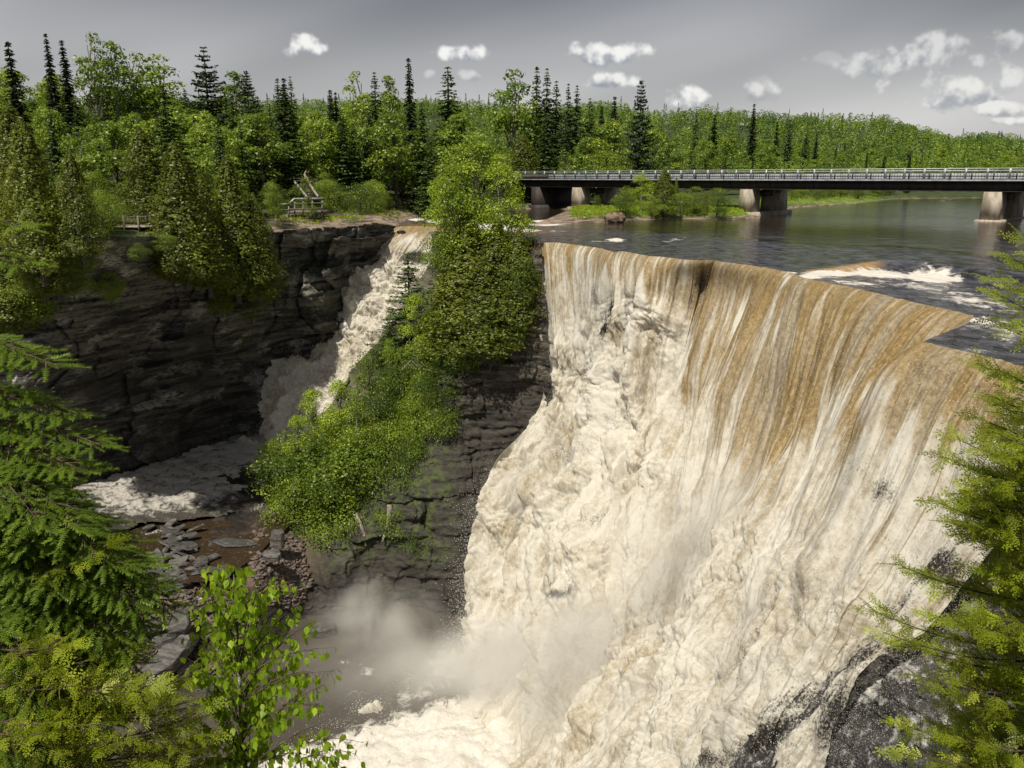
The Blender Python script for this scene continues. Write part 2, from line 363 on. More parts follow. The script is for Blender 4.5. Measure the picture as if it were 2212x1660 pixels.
def rock_mat(name, dark, mid, light, strata=1.6, wet=.0, bump=.25, lightamt=.62):
    m = newmat(name); t = NT(m.node_tree); p = t.pos()
    q = t.vm('MULTIPLY', p, (.16, .16, strata))
    s = t.noise(q, 1.0, 6, .6, .35); bl = t.noise(t.vm('MULTIPLY', p, (.35, .35, .7)), .6, 3, .6); fine = t.noise(t.vm('MULTIPLY', p, (1, 1, 4)), 1.8, 6, .7)
    c = t.mix(t.ss(t.m('ADD', t.m('MULTIPLY', s, .6), t.m('MULTIPLY', fine, .4)), .44, .57), dark, mid)
    c = t.mix(t.m('MULTIPLY', t.ss(bl, lightamt, lightamt+.12), t.ss(fine, .35, .6)), c, light)
    c = t.mix(t.m('MULTIPLY', t.attr('wet'), .8), c, t.mix(fine, (.012, .011, .010), (.035, .031, .026)))  # wet only darkens the colour; on the island it includes painted shade
    c = t.mix(t.attr('tint'), c, t.mix(fine, (.10, .055, .035), (.30, .19, .14)))
    moss = t.m('MULTIPLY', t.attr('moss'), t.ss(t.noise(p, .9, 5, .7), .45, .6)); c = t.mix(moss, c, t.mix(fine, (.03, .045, .01), (.10, .14, .025)))
    fo = t.attr('foam'); fn = t.noise(t.vm('MULTIPLY', p, (1.6, 1.6, .6)), 2.2, 6, .75)
    f = t.m('MULTIPLY', t.ss(t.m('ADD', fo, t.m('MULTIPLY', t.m('SUBTRACT', fn, .5), 1.7)), .30, .84), t.ss(fo, .02, .15))
    c = t.mix(f, c, t.mix(fine, (.50, .48, .46), (.82, .81, .79)))
    h = t.m('ADD', t.m('MULTIPLY', s, .8), t.m('MULTIPLY', fine, .6))
    b = t.n('ShaderNodeBsdfPrincipled', {'Base Color': c, 'Roughness': .85-wet, 'Normal': t.bump(h, bump, .9)})
    t.out(b.outputs[0]); return m
M['river'] = water_mat('river_water', (.020, .016, .010), rough=.10, wave=.16, wscale=1.0, stretch=(.9, .55, 1))
M['lower'] = water_mat('murky_pool_water', (.055, .048, .040), rough=.16, wave=.25, wscale=.8)
M['stream'] = water_mat('stream_water', (.05, .045, .038), rough=.25, wave=.9, wscale=.7)
M['shallow'] = water_mat('shallow_brown_water', (.030, .020, .011), rough=.08, wave=.25, wscale=2.2)
M['fall'] = fall_mat('falling_water')
M['shale'] = rock_mat('dark_shale', (.022, .021, .020), (.175, .162, .142), (.48, .46, .42), 1.7, lightamt=.52)
M['island'] = rock_mat('island_shale', (.022, .020, .015), (.12, .105, .078), (.24, .21, .16), 1.5, lightamt=.56)
M['wetrock'] = rock_mat('wet_rock', (.010, .010, .010), (.040, .038, .036), (.12, .11, .10), 1.4, wet=.45, lightamt=.6)
M['bedrock'] = rock_mat('gorge_bed_rock', (.012, .010, .008), (.045, .037, .028), (.12, .10, .08), 3.0, wet=.3, lightamt=.6)
M['slab'] = rock_mat('slab_rock', (.05, .048, .045), (.14, .13, .12), (.26, .25, .23), 2.5, wet=.15)

# ---- main fall
z0 = ('z', 0.0)
SL = [
 [(1155, 525, z0), (1158, 560, 88.5), (1168, 700, 87.3), (1178, 820, 86.5), (1165, 900, 85.0), (1078, 990, 82), (1034, 1150, 79), (1024, 1360, 74), (1000, 1420, 71), (930, 1470, 66), (800, 1540, 61), (620, 1660, 55)],
 [(1250, 530, z0), (1252, 565, 85.8), (1262, 720, 84.5), (1268, 830, 83.8), (1240, 920, 82), (1190, 1010, 79.0), (1140, 1180, 75), (1110, 1360, 70.5), (1060, 1480, 65.5), (960, 1600, 60), (860, 1700, 56)],
 [(1400, 553, z0), (1398, 590, 73.6), (1385, 720, 72.6), (1375, 860, 71.2), (1345, 970, 69), (1310, 1080, 66.5), (1260, 1240, 62.8), (1190, 1440, 60), (1120, 1600, 57), (1060, 1720, 53.5)],
 [(1545, 562, z0), (1542, 590, 72.0), (1510, 720, 70.6), (1465, 880, 68), (1430, 1040, 63.8), (1370, 1260, 57.8), (1240, 1560, 52.3), (1170, 1740, 49.5)],
 [(1715, 588, z0), (1708, 615, 61.2), (1660, 760, 60), (1612, 920, 58.2), (1570, 1060, 55), (1490, 1300, 49.5), (1340, 1600, 45), (1250, 1780, 43)],
 [(1900, 635, z0), (1887, 665, 49.1), (1830, 800, 48.1), (1775, 960, 46.5), (1700, 1120, 44), (1600, 1330, 40.8), (1430, 1640, 37), (1350, 1800, 35.5)],
 [(2102, 683, z0), (2085, 710, 41.0), (2025, 810, 40.3), (1960, 930, 39), (1870, 1090, 37.3), (1750, 1300, 35), (1580, 1640, 32), (1500, 1800, 31)],
 [(1995, 738, z0), (1985, 752, 34.4), (1940, 810, 34.1), (1900, 900, 33.5), (1850, 1040, 32.6), (1770, 1230, 31.4), (1640, 1560, 29.2), (1570, 1760, 28)],
 [(2110, 765, z0), (2104, 780, 31.8), (2085, 830, 31.5), (2050, 900, 31.1), (1985, 1040, 30.2), (1900, 1210, 29.2), (1740, 1480, 28), (1620, 1700, 27)],
 [(2235, 800, z0), (2232, 815, 29.1), (2215, 860, 28.9), (2175, 950, 28.4), (2150, 1080, 27.6), (2075, 1195, 27.3), (1935, 1395, 26.6), (1745, 1660, 25.6)],
 [(2450, 860, z0), (2446, 876, 25.0), (2430, 930, 24.9), (2380, 1000, 24.9), (2290, 1090, 25.2), (2185, 1190, 25.6), (2070, 1330, 25.6), (1920, 1500, 25.2), (1800, 1680, 24.8)],
]
NS, NTT = 980, 640
G, s_, W_ = stream_sheet(SL, [95, 150, 145, 170, 185, 200, 105, 115, 125, 90], NS, NTT)
# finer crest outline
crest = [(1155, 525), (1200, 524), (1250, 530), (1300, 537), (1325, 545), (1345, 543), (1400, 553), (1440, 556), (1475, 561), (1500, 562), (1545, 563), (1562, 566), (1600, 571), (1660, 579), (1690, 586), (1712, 590), (1730, 598), (1760, 606),
         (1830, 619), (1900, 635), (1960, 650), (2020, 664), (2060, 672), (2104, 683), (2090, 700), (2050, 715), (1995, 738), (2050, 752), (2110, 765), (2170, 780), (2235, 800), (2450, 860)]
keyw = {0: 0, 2: 1, 6: 2, 10: 3, 15: 4, 19: 5, 23: 6, 26: 7, 28: 8, 30: 9, 31: 10}
ks = sorted(keyw); si = np.interp(np.arange(len(crest)), ks, [W_[keyw[k]] for k in ks])
CW = PZ([c[0] for c in crest], [c[1] for c in crest], 0.0)
Cd = np.stack([np.interp(s_, si, CW[:, k]) for k in range(3)], 1)
jag = noise(np.stack([s_*90, s_*0, s_*0], 1))*.35 + noise(np.stack([s_*300, s_*0, s_*0], 1))*.12
Cd[:, 0] += jag*.5; Cd[:, 1] += jag*.5; Cd[0] = CW[0]
dec = np.exp(-np.linspace(0, 1, NTT)*9)[None, :, None]
G = G + (Cd-G[:, 0])[:, None]*dec
dcr = np.gradient(Cd, axis=0); dcr[:, 2] = 0
for k in range(3): dcr[:, k] = np.convolve(np.pad(dcr[:, k], 20, 'edge'), np.ones(41)/41, 'valid')
nout = np.stack([dcr[:, 1], -dcr[:, 0], 0*dcr[:, 0]], 1); nout /= np.linalg.norm(nout, axis=1)[:, None]+1e-9
nout *= np.where(nout[:, :1] > .2, -1, 1)
drop = -G[..., 2]; G = G + nout[:, None]*(.85*(1-np.exp(-np.maximum(drop, 0)/.55)))[..., None]
G[..., 2] -= .12*np.exp(-((np.linspace(0, 1, NTT)-.004)/.004)**2)[None]*0
N_ = normals(G)
flip = np.sign((N_*(np.array([0, 0, H])-G)).sum(2))[..., None]; N_ = N_*np.where(flip == 0, 1, flip)
def blur(A, w):
    for ax in (0, 1):
        A = np.apply_along_axis(lambda v: np.convolve(np.pad(v, w, 'edge'), np.ones(2*w+1)/(2*w+1), 'valid'), ax, A)
    return A
N_ = np.stack([blur(N_[..., k], 9) for k in range(3)], -1); N_ /= np.linalg.norm(N_, axis=2)[..., None]
sl_m = np.concatenate([[0], np.cumsum(np.linalg.norm(np.diff(Cd, axis=0), axis=1))])
tl_m = np.cumsum(np.concatenate([np.zeros((NS, 1)), np.linalg.norm(np.diff(G, axis=1), axis=2)], 1), axis=1)
Sx = np.repeat(sl_m[:, None], NTT, 1); tt_ = np.repeat(np.linspace(0, 1, NTT)[None], NS, 0)
px, py = proj(G)
ss = np.repeat(s_[:, None], NTT, 1)
# where the water breaks up into billows
s9 = s_/.935
turb = sstep(np.interp(s9, [0, .25, .36, .6, .8, 1], [.05, .07, .28, .34, .34, .30])[:, None], np.interp(s9, [0, .25, .36, .6, 1], [.22, .26, .56, .60, .6])[:, None], tt_+.10*(fbm(np.stack([ss*14, tt_*3, 0*ss], -1), 3)))
turb = np.maximum(turb, blobs(px, py, [(1400, 700, 70, 120, 0, .8), (1200, 900, 50, 70, 0, .8), (1250, 760, 30, 120, 0, .5), (1440, 900, 60, 120, 0, .7)]))
turb *= sstep(0, .12, tt_)
turb = np.minimum(turb, 1-.9*blobs(px, py, [(1680, 900, 90, 180, 20), (1900, 790, 120, 90, 0), (1620, 1000, 40, 140, 12)]))
fl = np.stack([Sx, tl_m, 0*Sx], -1)
ridge = fbm(fl*np.array([1.3, .06, 1]), 3)*.45 + fbm(fl*np.array([4.5, .22, 1])+5, 3)*.08
bil = billow(G*np.array([.19, .19, .12])+.5*np.stack([fbm(G*.1, 2)]*3, -1), 6, .52)
strk = billow(np.stack([Sx*.55, tl_m*.16, 0*Sx], -1)+3.3, 4)
lob = fbm(np.stack([Sx*.22, tl_m*.045, 0*Sx+4], -1), 3); lob2 = fbm(np.stack([ss*14, tl_m*.06, 0*Sx+14], -1), 2)
disp = ridge*(1-turb)*sstep(0, .06, tt_) + lob*1.1*sstep(.01, .25, tt_) + turb*((bil-.33)*2.4 + (strk-.35)*1.2 + lob2*1.5)
disp += turb*fbm(G*2.2, 2)*.05
disp *= np.clip(G[..., 1]/62, .38, 1); disp[0] *= .3
Pf = G + N_*disp[..., None]
# foam and colour
early = np.interp(s9, [0, .1, .2, .28, .33, .5, .7, .78, .86, 1], [.03, .05, .07, .11, .30, .34, .30, .26, .26, .2])[:, None]
foam = sstep(early*.3, early*1.25+.02, tt_+.05*fbm(np.stack([ss*30, tt_*2, 0*ss], -1), 2))
bandn = fbm(np.stack([s9*26, tt_[0, 0]+0*s9, 0*s9+2], -1), 3)[:, None]
foam = np.clip(.28*foam+.72*foam**1.2 + np.clip(bandn*.9+.12, -.15, .5)*sstep(.0, .10, tt_), 0, 1)
foam = np.maximum(foam, blobs(px, py, [(1205, 570, 25, 60, 0, .6), (1260, 600, 30, 70, 0, .75), (1345, 620, 40, 90, 0, .7), (1420, 740, 60, 110, 0, 1), (1480, 590, 18, 30, 0, .35), (1700, 600, 10, 30, 10, .5), (1890, 840, 26, 90, 28, .75), (1420, 560, 30, 20, 0, .3)]))
foam -= .9*blobs(px, py, [(1160, 1120, 90, 40, -20, .36), (1480, 1240, 160, 22, -38, .34), (1640, 1360, 180, 20, -38, .34), (1380, 1420, 160, 22, -38, .34), (1560, 1560, 160, 22, -38, .3), (1840, 1200, 120, 22, -38, .3), (1280, 1620, 120, 20, -30, .3), (1330, 1180, 120, 30, -30, .3), (1700, 1260, 140, 26, -35, .28), (1560, 1440, 140, 26, -38, .3), (1300, 1500, 80, 40, -30, .3), (1460, 1000, 60, 50, 0, .25), (1350, 800, 30, 60, 0, .3), (1655, 930, 60, 130, 18, 1.0), (1630, 1050, 36, 70, 15, .7), (1250, 1330, 110, 45, -20, .55), (1150, 1420, 60, 60, -20, .5), (1880, 760, 120, 80, 0, .5), (2020, 820, 90, 45, 0, .9), (1400, 690, 16, 60, 0, .5), (1330, 720, 22, 70, 0, .45),
     (1230, 960, 70, 50, -20, .45), (1100, 1400, 60, 30, 0, .4), (1000, 1600, 60, 20, 0, .3), (1450, 1290, 110, 26, -30, .28), (1180, 800, 20, 60, 0, .3)])
foam = np.clip(foam, 0, 1.05)
rock = blobs(px, py, [(1515, 615, 22, 60, 12, .62), (1495, 640, 22, 50, 10, .45), (1310, 690, 12, 60, 5, .75), (1285, 640, 8, 50, 0, .6), (1375, 640, 8, 60, 5, .5), (1245, 985, 90, 26, -25, .42), (1320, 905, 60, 22, -20, .35), (1290, 1120, 80, 24, -40, .42), (1560, 880, 60, 60, 0, .25),
     (1620, 700, 14, 90, 14, .5), (1760, 780, 10, 150, 16, .45), (1690, 880, 12, 120, 18, .35), (1850, 1010, 60, 50, 0, .35), (1900, 1060, 45, 40, 0, .55), (1230, 1290, 70, 14, -15, .6), (1990, 800, 40, 35, 30, .45), (2120, 840, 40, 20, 0, .4),
     (1420, 820, 50, 80, 0, .2), (1170, 760, 14, 90, 0, .5), (1560, 760, 14, 60, 10, .35), (1880, 1440, 90, 50, -45, .70), (1740, 1500, 120, 30, -38, .62), (2040, 1230, 60, 44, -45, .85), (1960, 1310, 50, 36, -45, .6), (1660, 1600, 150, 34, -36, .80), (1840, 1560, 110, 60, -40, .72), (1960, 1440, 60, 60, -40, .6), (1560, 1655, 90, 24, -30, .6)])
fc = gridfaces(NS, NTT)
tn = np.zeros(px.size)
wf = link('waterfall', mesh('waterfall', Pf.reshape(-1, 3), fc, M['fall'], {'foam': foam.ravel(), 'turb': turb.ravel(), 'rock': rock.ravel(), 'flow': fl.reshape(-1, 3)}, smooth=True))
tag(wf, 'wide main waterfall of tan and white water plunging from the curved crest', kind='structure')

# ---- left fall
LL = [
 [(856, 490, z0), (832, 508, 118.3), (800, 530, 117.3), (762, 590, 115.8), (715, 680, 113.8), (690, 735, 112.8), (672, 762, 112), (612, 772, 110.8), (590, 790, 110.4), (566, 850, 109.6), (550, 950, 108.5), (500, 962, 107)],
 [(885, 489, z0), (862, 512, 117.3), (832, 550, 116), (800, 620, 114), (755, 710, 112), (735, 760, 110.8), (705, 795, 109.3), (660, 812, 108), (630, 830, 107.4), (600, 890, 106.4), (575, 970, 105.3), (530, 1000, 103)],
 [(930, 489, z0), (910, 514, 115.8), (890, 545, 114.7), (868, 640, 111.8), (825, 740, 108.6), (800, 790, 106.4), (760, 820, 104.5), (715, 850, 103), (690, 880, 102.3), (650, 930, 101.4), (610, 1000, 100), (570, 1050, 97)],
 [(990, 493, z0), (985, 515, 114.8), (975, 540, 113.6), (945, 620, 111), (905, 720, 107.2), (870, 790, 103.6), (820, 840, 100.5), (780, 880, 98.6), (750, 920, 97.6), (710, 970, 96.5), (680, 1020, 95.2), (650, 1070, 93)],
]
G2, s2, W2 = stream_sheet(LL, [1, 1.3, 1.4], 360, 420)
N2 = normals(G2); N2 *= np.sign((N2*(np.array([0, 0, H])-G2)).sum(2))[..., None]
tl2 = np.cumsum(np.concatenate([np.zeros((360, 1)), np.linalg.norm(np.diff(G2, axis=1), axis=2)], 1), axis=1)
S2 = np.repeat((s2*16)[:, None], 420, 1); T2 = np.repeat(np.linspace(0, 1, 420)[None], 360, 0); fl2 = np.stack([S2, tl2, 0*S2+30], -1)
tb2 = sstep(.06, .2, T2); d2 = (billow(G2*.28, 5, .55)-.42)*2.3*tb2 + fbm(fl2*np.array([1, .1, 1]), 3)*.3*sstep(0, .05, T2)
P2 = G2 + N2*d2[..., None]; px2, py2 = proj(G2)
foam2 = np.clip(sstep(.01, .09, T2)*.95+.1, 0, 1) - blobs(px2, py2, [(590, 850, 26, 70, 10, .35), (920, 495, 45, 7, 0, .5), (720, 720, 50, 50, 0, .2)])
rock2 = blobs(px2, py2, [(900, 558, 45, 18, 0, 1.0), (880, 600, 22, 12, 0, .6), (700, 660, 14, 30, 30, .35), (640, 900, 20, 40, 20, .35), (600, 880, 14, 50, 10, .3)])
lf = link('waterfall', mesh('side_waterfall', P2.reshape(-1, 3), gridfaces(360, 420), M['fall'], {'foam': foam2.ravel(), 'turb': tb2.ravel(), 'rock': rock2.ravel(), 'flow': fl2.reshape(-1, 3)}, smooth=True))
tag(lf, 'narrower white cascade stepping down between the dark cliff and the wooded island', kind='structure')

# ---- river above the falls
from mathutils.geometry import delaunay_2d_cdt
front = [PZ(a, b, 0) for a, b in [(700, 478), (800, 482), (840, 486)]] + [G2[i, 0] for i in range(0, 360, 12)] + [PZ(a, b, 0) for a, b in [(1000, 498), (1040, 506), (1090, 516), (1130, 522)]]
front += [Pf[i, 0] for i in range(0, NS, 3)] + [PZ(2800, 930, 0)]
front = [np.array([p[0], p[1]]) for p in front]
back = [np.array(q, float) for q in [(700, 60), (900, 900), (-200, 900), (-60, 150)]]
poly = front + back
ledge = [(1690, 594), (1760, 591), (1905, 581), (2000, 589), (2100, 605), (2212, 627), (2600, 720)]
pts = []
for yy_ in np.concatenate([np.arange(392, 430, 1.5), np.arange(430, 700, 4), np.arange(700, 830, 8)]):
    for xx_ in np.arange(700, 2420, 9 if yy_ < 700 else 14): pts.append((xx_+rng.uniform(-2, 2), yy_))
for off in (-9, -6, -4, -2, 0, 2, 5):
    for xx_ in np.arange(1700, 2400, 4): pts.append((xx_, np.interp(xx_, [a for a, b in ledge], [b for a, b in ledge])+off))
pts = np.array(pts); wp = PZ(pts[:, 0], pts[:, 1], 0)[:, :2]; ok = inpoly(wp[:, 0], wp[:, 1], np.array(poly))
allp = [tuple(p) for p in poly] + [tuple(p) for p in wp[ok]]
res = delaunay_2d_cdt([Vector(p) for p in allp], [], [list(range(len(poly)))], 1, 1e-4)
RV = np.array([(p[0], p[1], 0) for p in res[0]]); RT = np.array([f for f in res[2] if len(f) == 3])
a_, b_, c_ = RV[RT[:, 0]], RV[RT[:, 1]], RV[RT[:, 2]]; cr = np.cross(b_-a_, c_-a_)[:, 2]; RT[cr < 0] = RT[cr < 0][:, ::-1]
qx, qy = proj(RV)
lx = np.interp(qx, [a for a, b in ledge], [b for a, b in ledge]); dpx = lx-qy
hgt = .62*sstep(1700, 2000, qx)*(RV[:, 1] > 20)
RV[:, 2] += hgt*sstep(-2, 6, dpx)*(1-sstep(60, 300, RV[:, 1])*.4)
RV[:, 2] += .05*fbm(RV*.6, 2)*sstep(8, 30, dpx*0+20)*(dpx < 0)*sstep(0, 40, -dpx)
ff = 1.25*blobs(qx, qy, [(1330, 519, 20, 4), (1290, 521, 30, 2, 0, .5), (1120, 498, 45, 4), (1180, 486, 50, 2.5, -2, .9), (1170, 479, 20, 3), (950, 478, 30, 5), (900, 474, 20, 4), (1440, 504, 60, 2, 0, .35), (1470, 532, 30, 2, 0, .4), (1450, 520, 40, 3, -8, .5),
    (1200, 500, 40, 3, 0, .5), (1060, 490, 60, 8, 0, .8), (1800, 592, 70, 6), (1900, 592, 70, 9, 3), (2010, 600, 60, 12, 5), (2060, 604, 20, 6), (1750, 598, 30, 6), (1990, 620, 150, 12, 8, .44), (2100, 650, 130, 26, 14, .42), (2130, 700, 80, 24, 0, .42), (2180, 720, 60, 34, 0, .42), (1850, 612, 80, 8, 6, .5), (2110, 690, 30, 4, -10, .7), (2100, 755, 60, 8, 10, .4)])
ff = np.maximum(ff, blobs(qx, qy, [(1700, 590, 30, 3), (1740, 600, 14, 5)])*.9)
tnr = blobs(qx, qy, [(1130, 502, 50, 3, 0, .8), (930, 487, 60, 4, 0, .6)]) + (sstep(-5, -1, dpx)*(1-sstep(4, 8, dpx)))*sstep(1720, 1760, qx)*(1-sstep(1870, 1920, qx))*.9
rl = np.interp(qx, [900, 1150, 1330, 1500, 1750, 1950, 2100, 2212, 2600], [470, 486, 497, 507, 529, 548, 565, 586, 640]); rip = sstep(-3, 3, qy-rl)*sstep(20, 40, -np.minimum(RV[:, 1]-400, 0))
rv = link('river', mesh('river', RV, RT, M['river'], {'foam': ff, 'tan': np.clip(tnr, 0, 1), 'rip': rip}, smooth=True)); tag(rv, kind='structure')

# ---- left cliff
def rock_relief(name, ctrl, poly, step, mat, block=(3.5, 1.2), amp=1.6, tint=None, moss=None, foamf=None, wet=None, seed=0, fine=.35, dirv=(0.1, -1.0, 0.15), strat=.35):
    px, py, Y, keep = relief(ctrl, poly, step)
    P = PY(px, py, Y); w1 = fbm(P*.12+seed, 3)[..., None]
    Q = P + np.stack([w1[..., 0]*2.5, w1[..., 0]*1.5, w1[..., 0]*.9], -1)
    # stepped blocks in beds, beds slightly tilted
    Q[..., 2] -= .05*Q[..., 0]
    bx, bz = block
    row = np.floor(Q[..., 2]/bz); offx = cellrand(np.stack([row*0+seed, row, row*0+3], -1))*bx
    c1 = cellrand(np.stack([(Q[..., 0]*.9+Q[..., 1]*.45+offx)/bx, row, row*0+seed], -1))
    bed = cellrand(np.stack([row*0+5+seed, row, row*0], -1))
    c2 = cellrand(np.stack([Q[..., 0]/(bx*2.7), np.floor(Q[..., 2]/(bz*4.1)), row*0+9+seed], -1))
    thin = cellrand(np.stack([row*0+7+seed, np.floor(Q[..., 2]/(bz*.27)), row*0], -1))
    c3 = cellrand(np.stack([np.floor((Q[..., 0]*.9+Q[..., 1]*.45)/(bx*1.4)+offx*0), np.floor(Q[..., 2]/(bz*8)), row*0+13+seed], -1)); crack = np.minimum(((Q[..., 0]*.9+Q[..., 1]*.45)/(bx*1.4)) % 1, 1-((Q[..., 0]*.9+Q[..., 1]*.45)/(bx*1.4)) % 1)
    d = amp*(.30*(c1-.5)+.35*(bed-.5)+.8*(c2-.5)+.8*(c3-.5)) - amp*.35*np.exp(-(crack/.05)**2)*(c3 > .45) + strat*(thin-.5) + fbm(P*.8+seed, 4)*fine + fbm(P*.09+seed+5, 2)*amp*1.2
    dv = np.array(dirv, float); dv = dv/np.linalg.norm(dv)
    P = P + dv*d[..., None]
    at = {}
    for k, fn in (('tint', tint), ('moss', moss), ('foam', foamf), ('wet', wet)): at[k] = (fn(px, py) if fn else np.zeros(px.shape)).ravel()
    o = link(name, mesh(name, P.reshape(-1, 3), gridfaces(*px.shape, keep), mat, at)); return o, (px, py, P)
cl, CLG = rock_relief('cliff', [(-120, 540, 'Y', 83), (0, 538, 'z', .6), (150, 532, 'z', .6), (300, 524, 'z', .4), (450, 512, 'z', .4), (600, 502, 'z', .3), (720, 496, 'z', .2), (860, 489, 'z', .1),
    (-120, 1200, 'Y', 79.5), (0, 1150, 'Y', 82), (100, 1100, 'Y', 84.5), (300, 1020, 'Y', 95.5), (450, 960, 'Y', 103), (550, 940, 'Y', 107.5), (600, 850, 'Y', 110.5), (700, 740, 'Y', 114), (800, 600, 'Y', 118), (870, 520, 'Y', 120),
    (300, 780, 'Y', 97), (100, 800, 'Y', 87), (500, 720, 'Y', 105.5), (200, 920, 'Y', 92.5)],
    [(-130, 526), (0, 526), (150, 522), (300, 516), (450, 506), (600, 496), (720, 490), (862, 484), (885, 510), (860, 620), (800, 760), (700, 830), (620, 900), (590, 990), (450, 1010), (300, 1060), (100, 1150), (-130, 1240)], 2.4, M['shale'],
    block=(4.5, 1.7), amp=3.5, wet=lambda a, b: np.clip(blobs(a, b, [(240, 830, 130, 70, -8, 1), (430, 770, 60, 110, 0, .9), (300, 960, 300, 60, -15, 1), (520, 900, 60, 90, 0, .8), (760, 640, 80, 160, 35, 1)]), 0, 1), moss=lambda a, b: blobs(a, b, [(330, 545, 150, 30, 0, .9), (640, 600, 160, 90, 0, .55), (530, 700, 60, 60, 0, .6), (150, 640, 150, 100, 0, .5), (560, 720, 140, 60, -20, .5)]), seed=2)  # wet only darkens the rock: bands near the base and beside the cascade
tag(cl, 'tall dark layered cliff below the boardwalk left of the cascade', kind='structure')
# ---- island rock
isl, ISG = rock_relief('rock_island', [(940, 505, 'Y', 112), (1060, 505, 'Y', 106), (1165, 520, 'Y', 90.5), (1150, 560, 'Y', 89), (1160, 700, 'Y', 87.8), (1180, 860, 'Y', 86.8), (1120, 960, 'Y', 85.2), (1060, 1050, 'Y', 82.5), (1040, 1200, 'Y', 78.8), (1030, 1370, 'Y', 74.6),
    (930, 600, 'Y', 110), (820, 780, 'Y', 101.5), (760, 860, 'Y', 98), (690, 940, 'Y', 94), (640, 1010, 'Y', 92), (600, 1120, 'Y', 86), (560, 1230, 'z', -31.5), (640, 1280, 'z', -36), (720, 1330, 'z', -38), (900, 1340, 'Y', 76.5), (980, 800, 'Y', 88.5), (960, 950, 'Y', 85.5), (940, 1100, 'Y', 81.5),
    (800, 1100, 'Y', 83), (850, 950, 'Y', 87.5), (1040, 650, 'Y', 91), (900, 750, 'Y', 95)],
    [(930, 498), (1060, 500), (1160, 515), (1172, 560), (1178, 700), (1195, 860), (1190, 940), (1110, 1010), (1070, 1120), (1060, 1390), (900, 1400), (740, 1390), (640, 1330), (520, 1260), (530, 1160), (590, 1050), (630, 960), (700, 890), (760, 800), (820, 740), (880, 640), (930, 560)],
    2.4, M['island'], block=(4.0, 1.9), amp=1.7, seed=11, wet=lambda a, b: sstep(820, 940, b+.25*(a-950))*sstep(1420, 1200, b*0+a)*.95, tint=lambda a, b: blobs(a, b, [(600, 1190, 60, 70, 0, 1.0), (560, 1230, 50, 30, 0, .8)]),  # lower island face darkened: spray damp plus its shade put into the colour
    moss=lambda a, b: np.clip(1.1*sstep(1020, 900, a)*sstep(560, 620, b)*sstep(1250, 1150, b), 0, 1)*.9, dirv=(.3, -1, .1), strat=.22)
tag(isl, 'layered rock of the wooded island between the two falls', kind='structure')
# ---- gorge floor with shallow brown stream
def fz(a, b): return blobs(a, b, [(440, 1310, 28, 40, 25, .9), (470, 1350, 30, 26, 30, .8), (345, 1410, 40, 40, -40, .9), (410, 1330, 26, 18, 0, .6), (320, 1460, 20, 30, 0, .7), (370, 1430, 16, 40, 25, .6), (480, 1430, 20, 60, 0, .8), (450, 1480, 40, 30, 0, .6),
        (300, 1180, 60, 10, -20, .25), (600, 1085, 50, 8, -20, .9), (560, 1100, 30, 6, -20, .5), (380, 1160, 50, 8, -10, .3), (330, 1300, 40, 20, 0, .4), (420, 1240, 20, 10, -10, .4)])
gf, GFG = rock_relief('gorge_floor', [(0, 1120, 'z', -30.4), (300, 1060, 'z', -30.4), (600, 1050, 'z', -30.2), (200, 1250, 'z', -31.6), (400, 1230, 'z', -31.5), (560, 1230, 'z', -31.4), (400, 1130, 'z', -31.6), (250, 1180, 'z', -31.7), (520, 1160, 'z', -31.3), (400, 1290, 'z', -32.5), (300, 1350, 'z', -34), (480, 1380, 'z', -36.5), (400, 1480, 'z', -38.6), (200, 1500, 'z', -38.5), (650, 1350, 'z', -38.5), (800, 1450, 'z', -39.5), (0, 1600, 'z', -38.6), (800, 1700, 'z', -40), (1100, 1400, 'z', -40)],
    [(-100, 1100), (100, 1080), (300, 1030), (560, 1000), (680, 1040), (700, 1300), (900, 1320), (1120, 1320), (1100, 1800), (-100, 1800)], 3.0, M['bedrock'], block=(2.2, .45), amp=.35, fine=.12, strat=.0, dirv=(0, -.2, 1), foamf=fz, seed=21,
    tint=lambda a, b: blobs(a, b, [(600, 1200, 50, 60, 0, 1), (330, 1320, 70, 40, 0, .35), (560, 1250, 60, 30, 0, .6)]))
tag(gf, kind='structure')
# ---- rushing stream below the left fall
spx, spy, sY, sk = relief([(50, 1130, 'z', -29.5), (300, 1040, 'z', -29.3), (550, 950, 'z', -29), (640, 1040, 'z', -29), (300, 1140, 'z', -31.0), (480, 1112, 'z', -30.8), (600, 1090, 'z', -30.6), (150, 1200, 'z', -31)],
    [(-60, 1180), (60, 1110), (180, 1050), (300, 1015), (400, 975), (480, 955), (560, 940), (700, 960), (720, 1050), (640, 1080), (560, 1100), (480, 1118), (380, 1130), (300, 1140), (240, 1160), (190, 1200), (100, 1230), (-60, 1280)], 2.5)
SP = PY(spx, spy, sY); SP[..., 2] += .2+(billow(SP*np.array([.22, .5, .3]), 5, .5)-.4)*.6
sf = .66 - .36*sstep(30, -10, 1140-(spx-300)*.21-spy-8)*1 - .35*sstep(250, 60, spx); sf -= .3*sstep(420, 120, spx)*sstep(1060, 1140, spy)
stt = link('stream', mesh('stream', SP.reshape(-1, 3), gridfaces(*spx.shape, sk), M['stream'], {'foam': np.clip(sf, 0, 1).ravel(), 'tan': np.zeros(spx.size)}, smooth=True)); tag(stt, kind='structure')
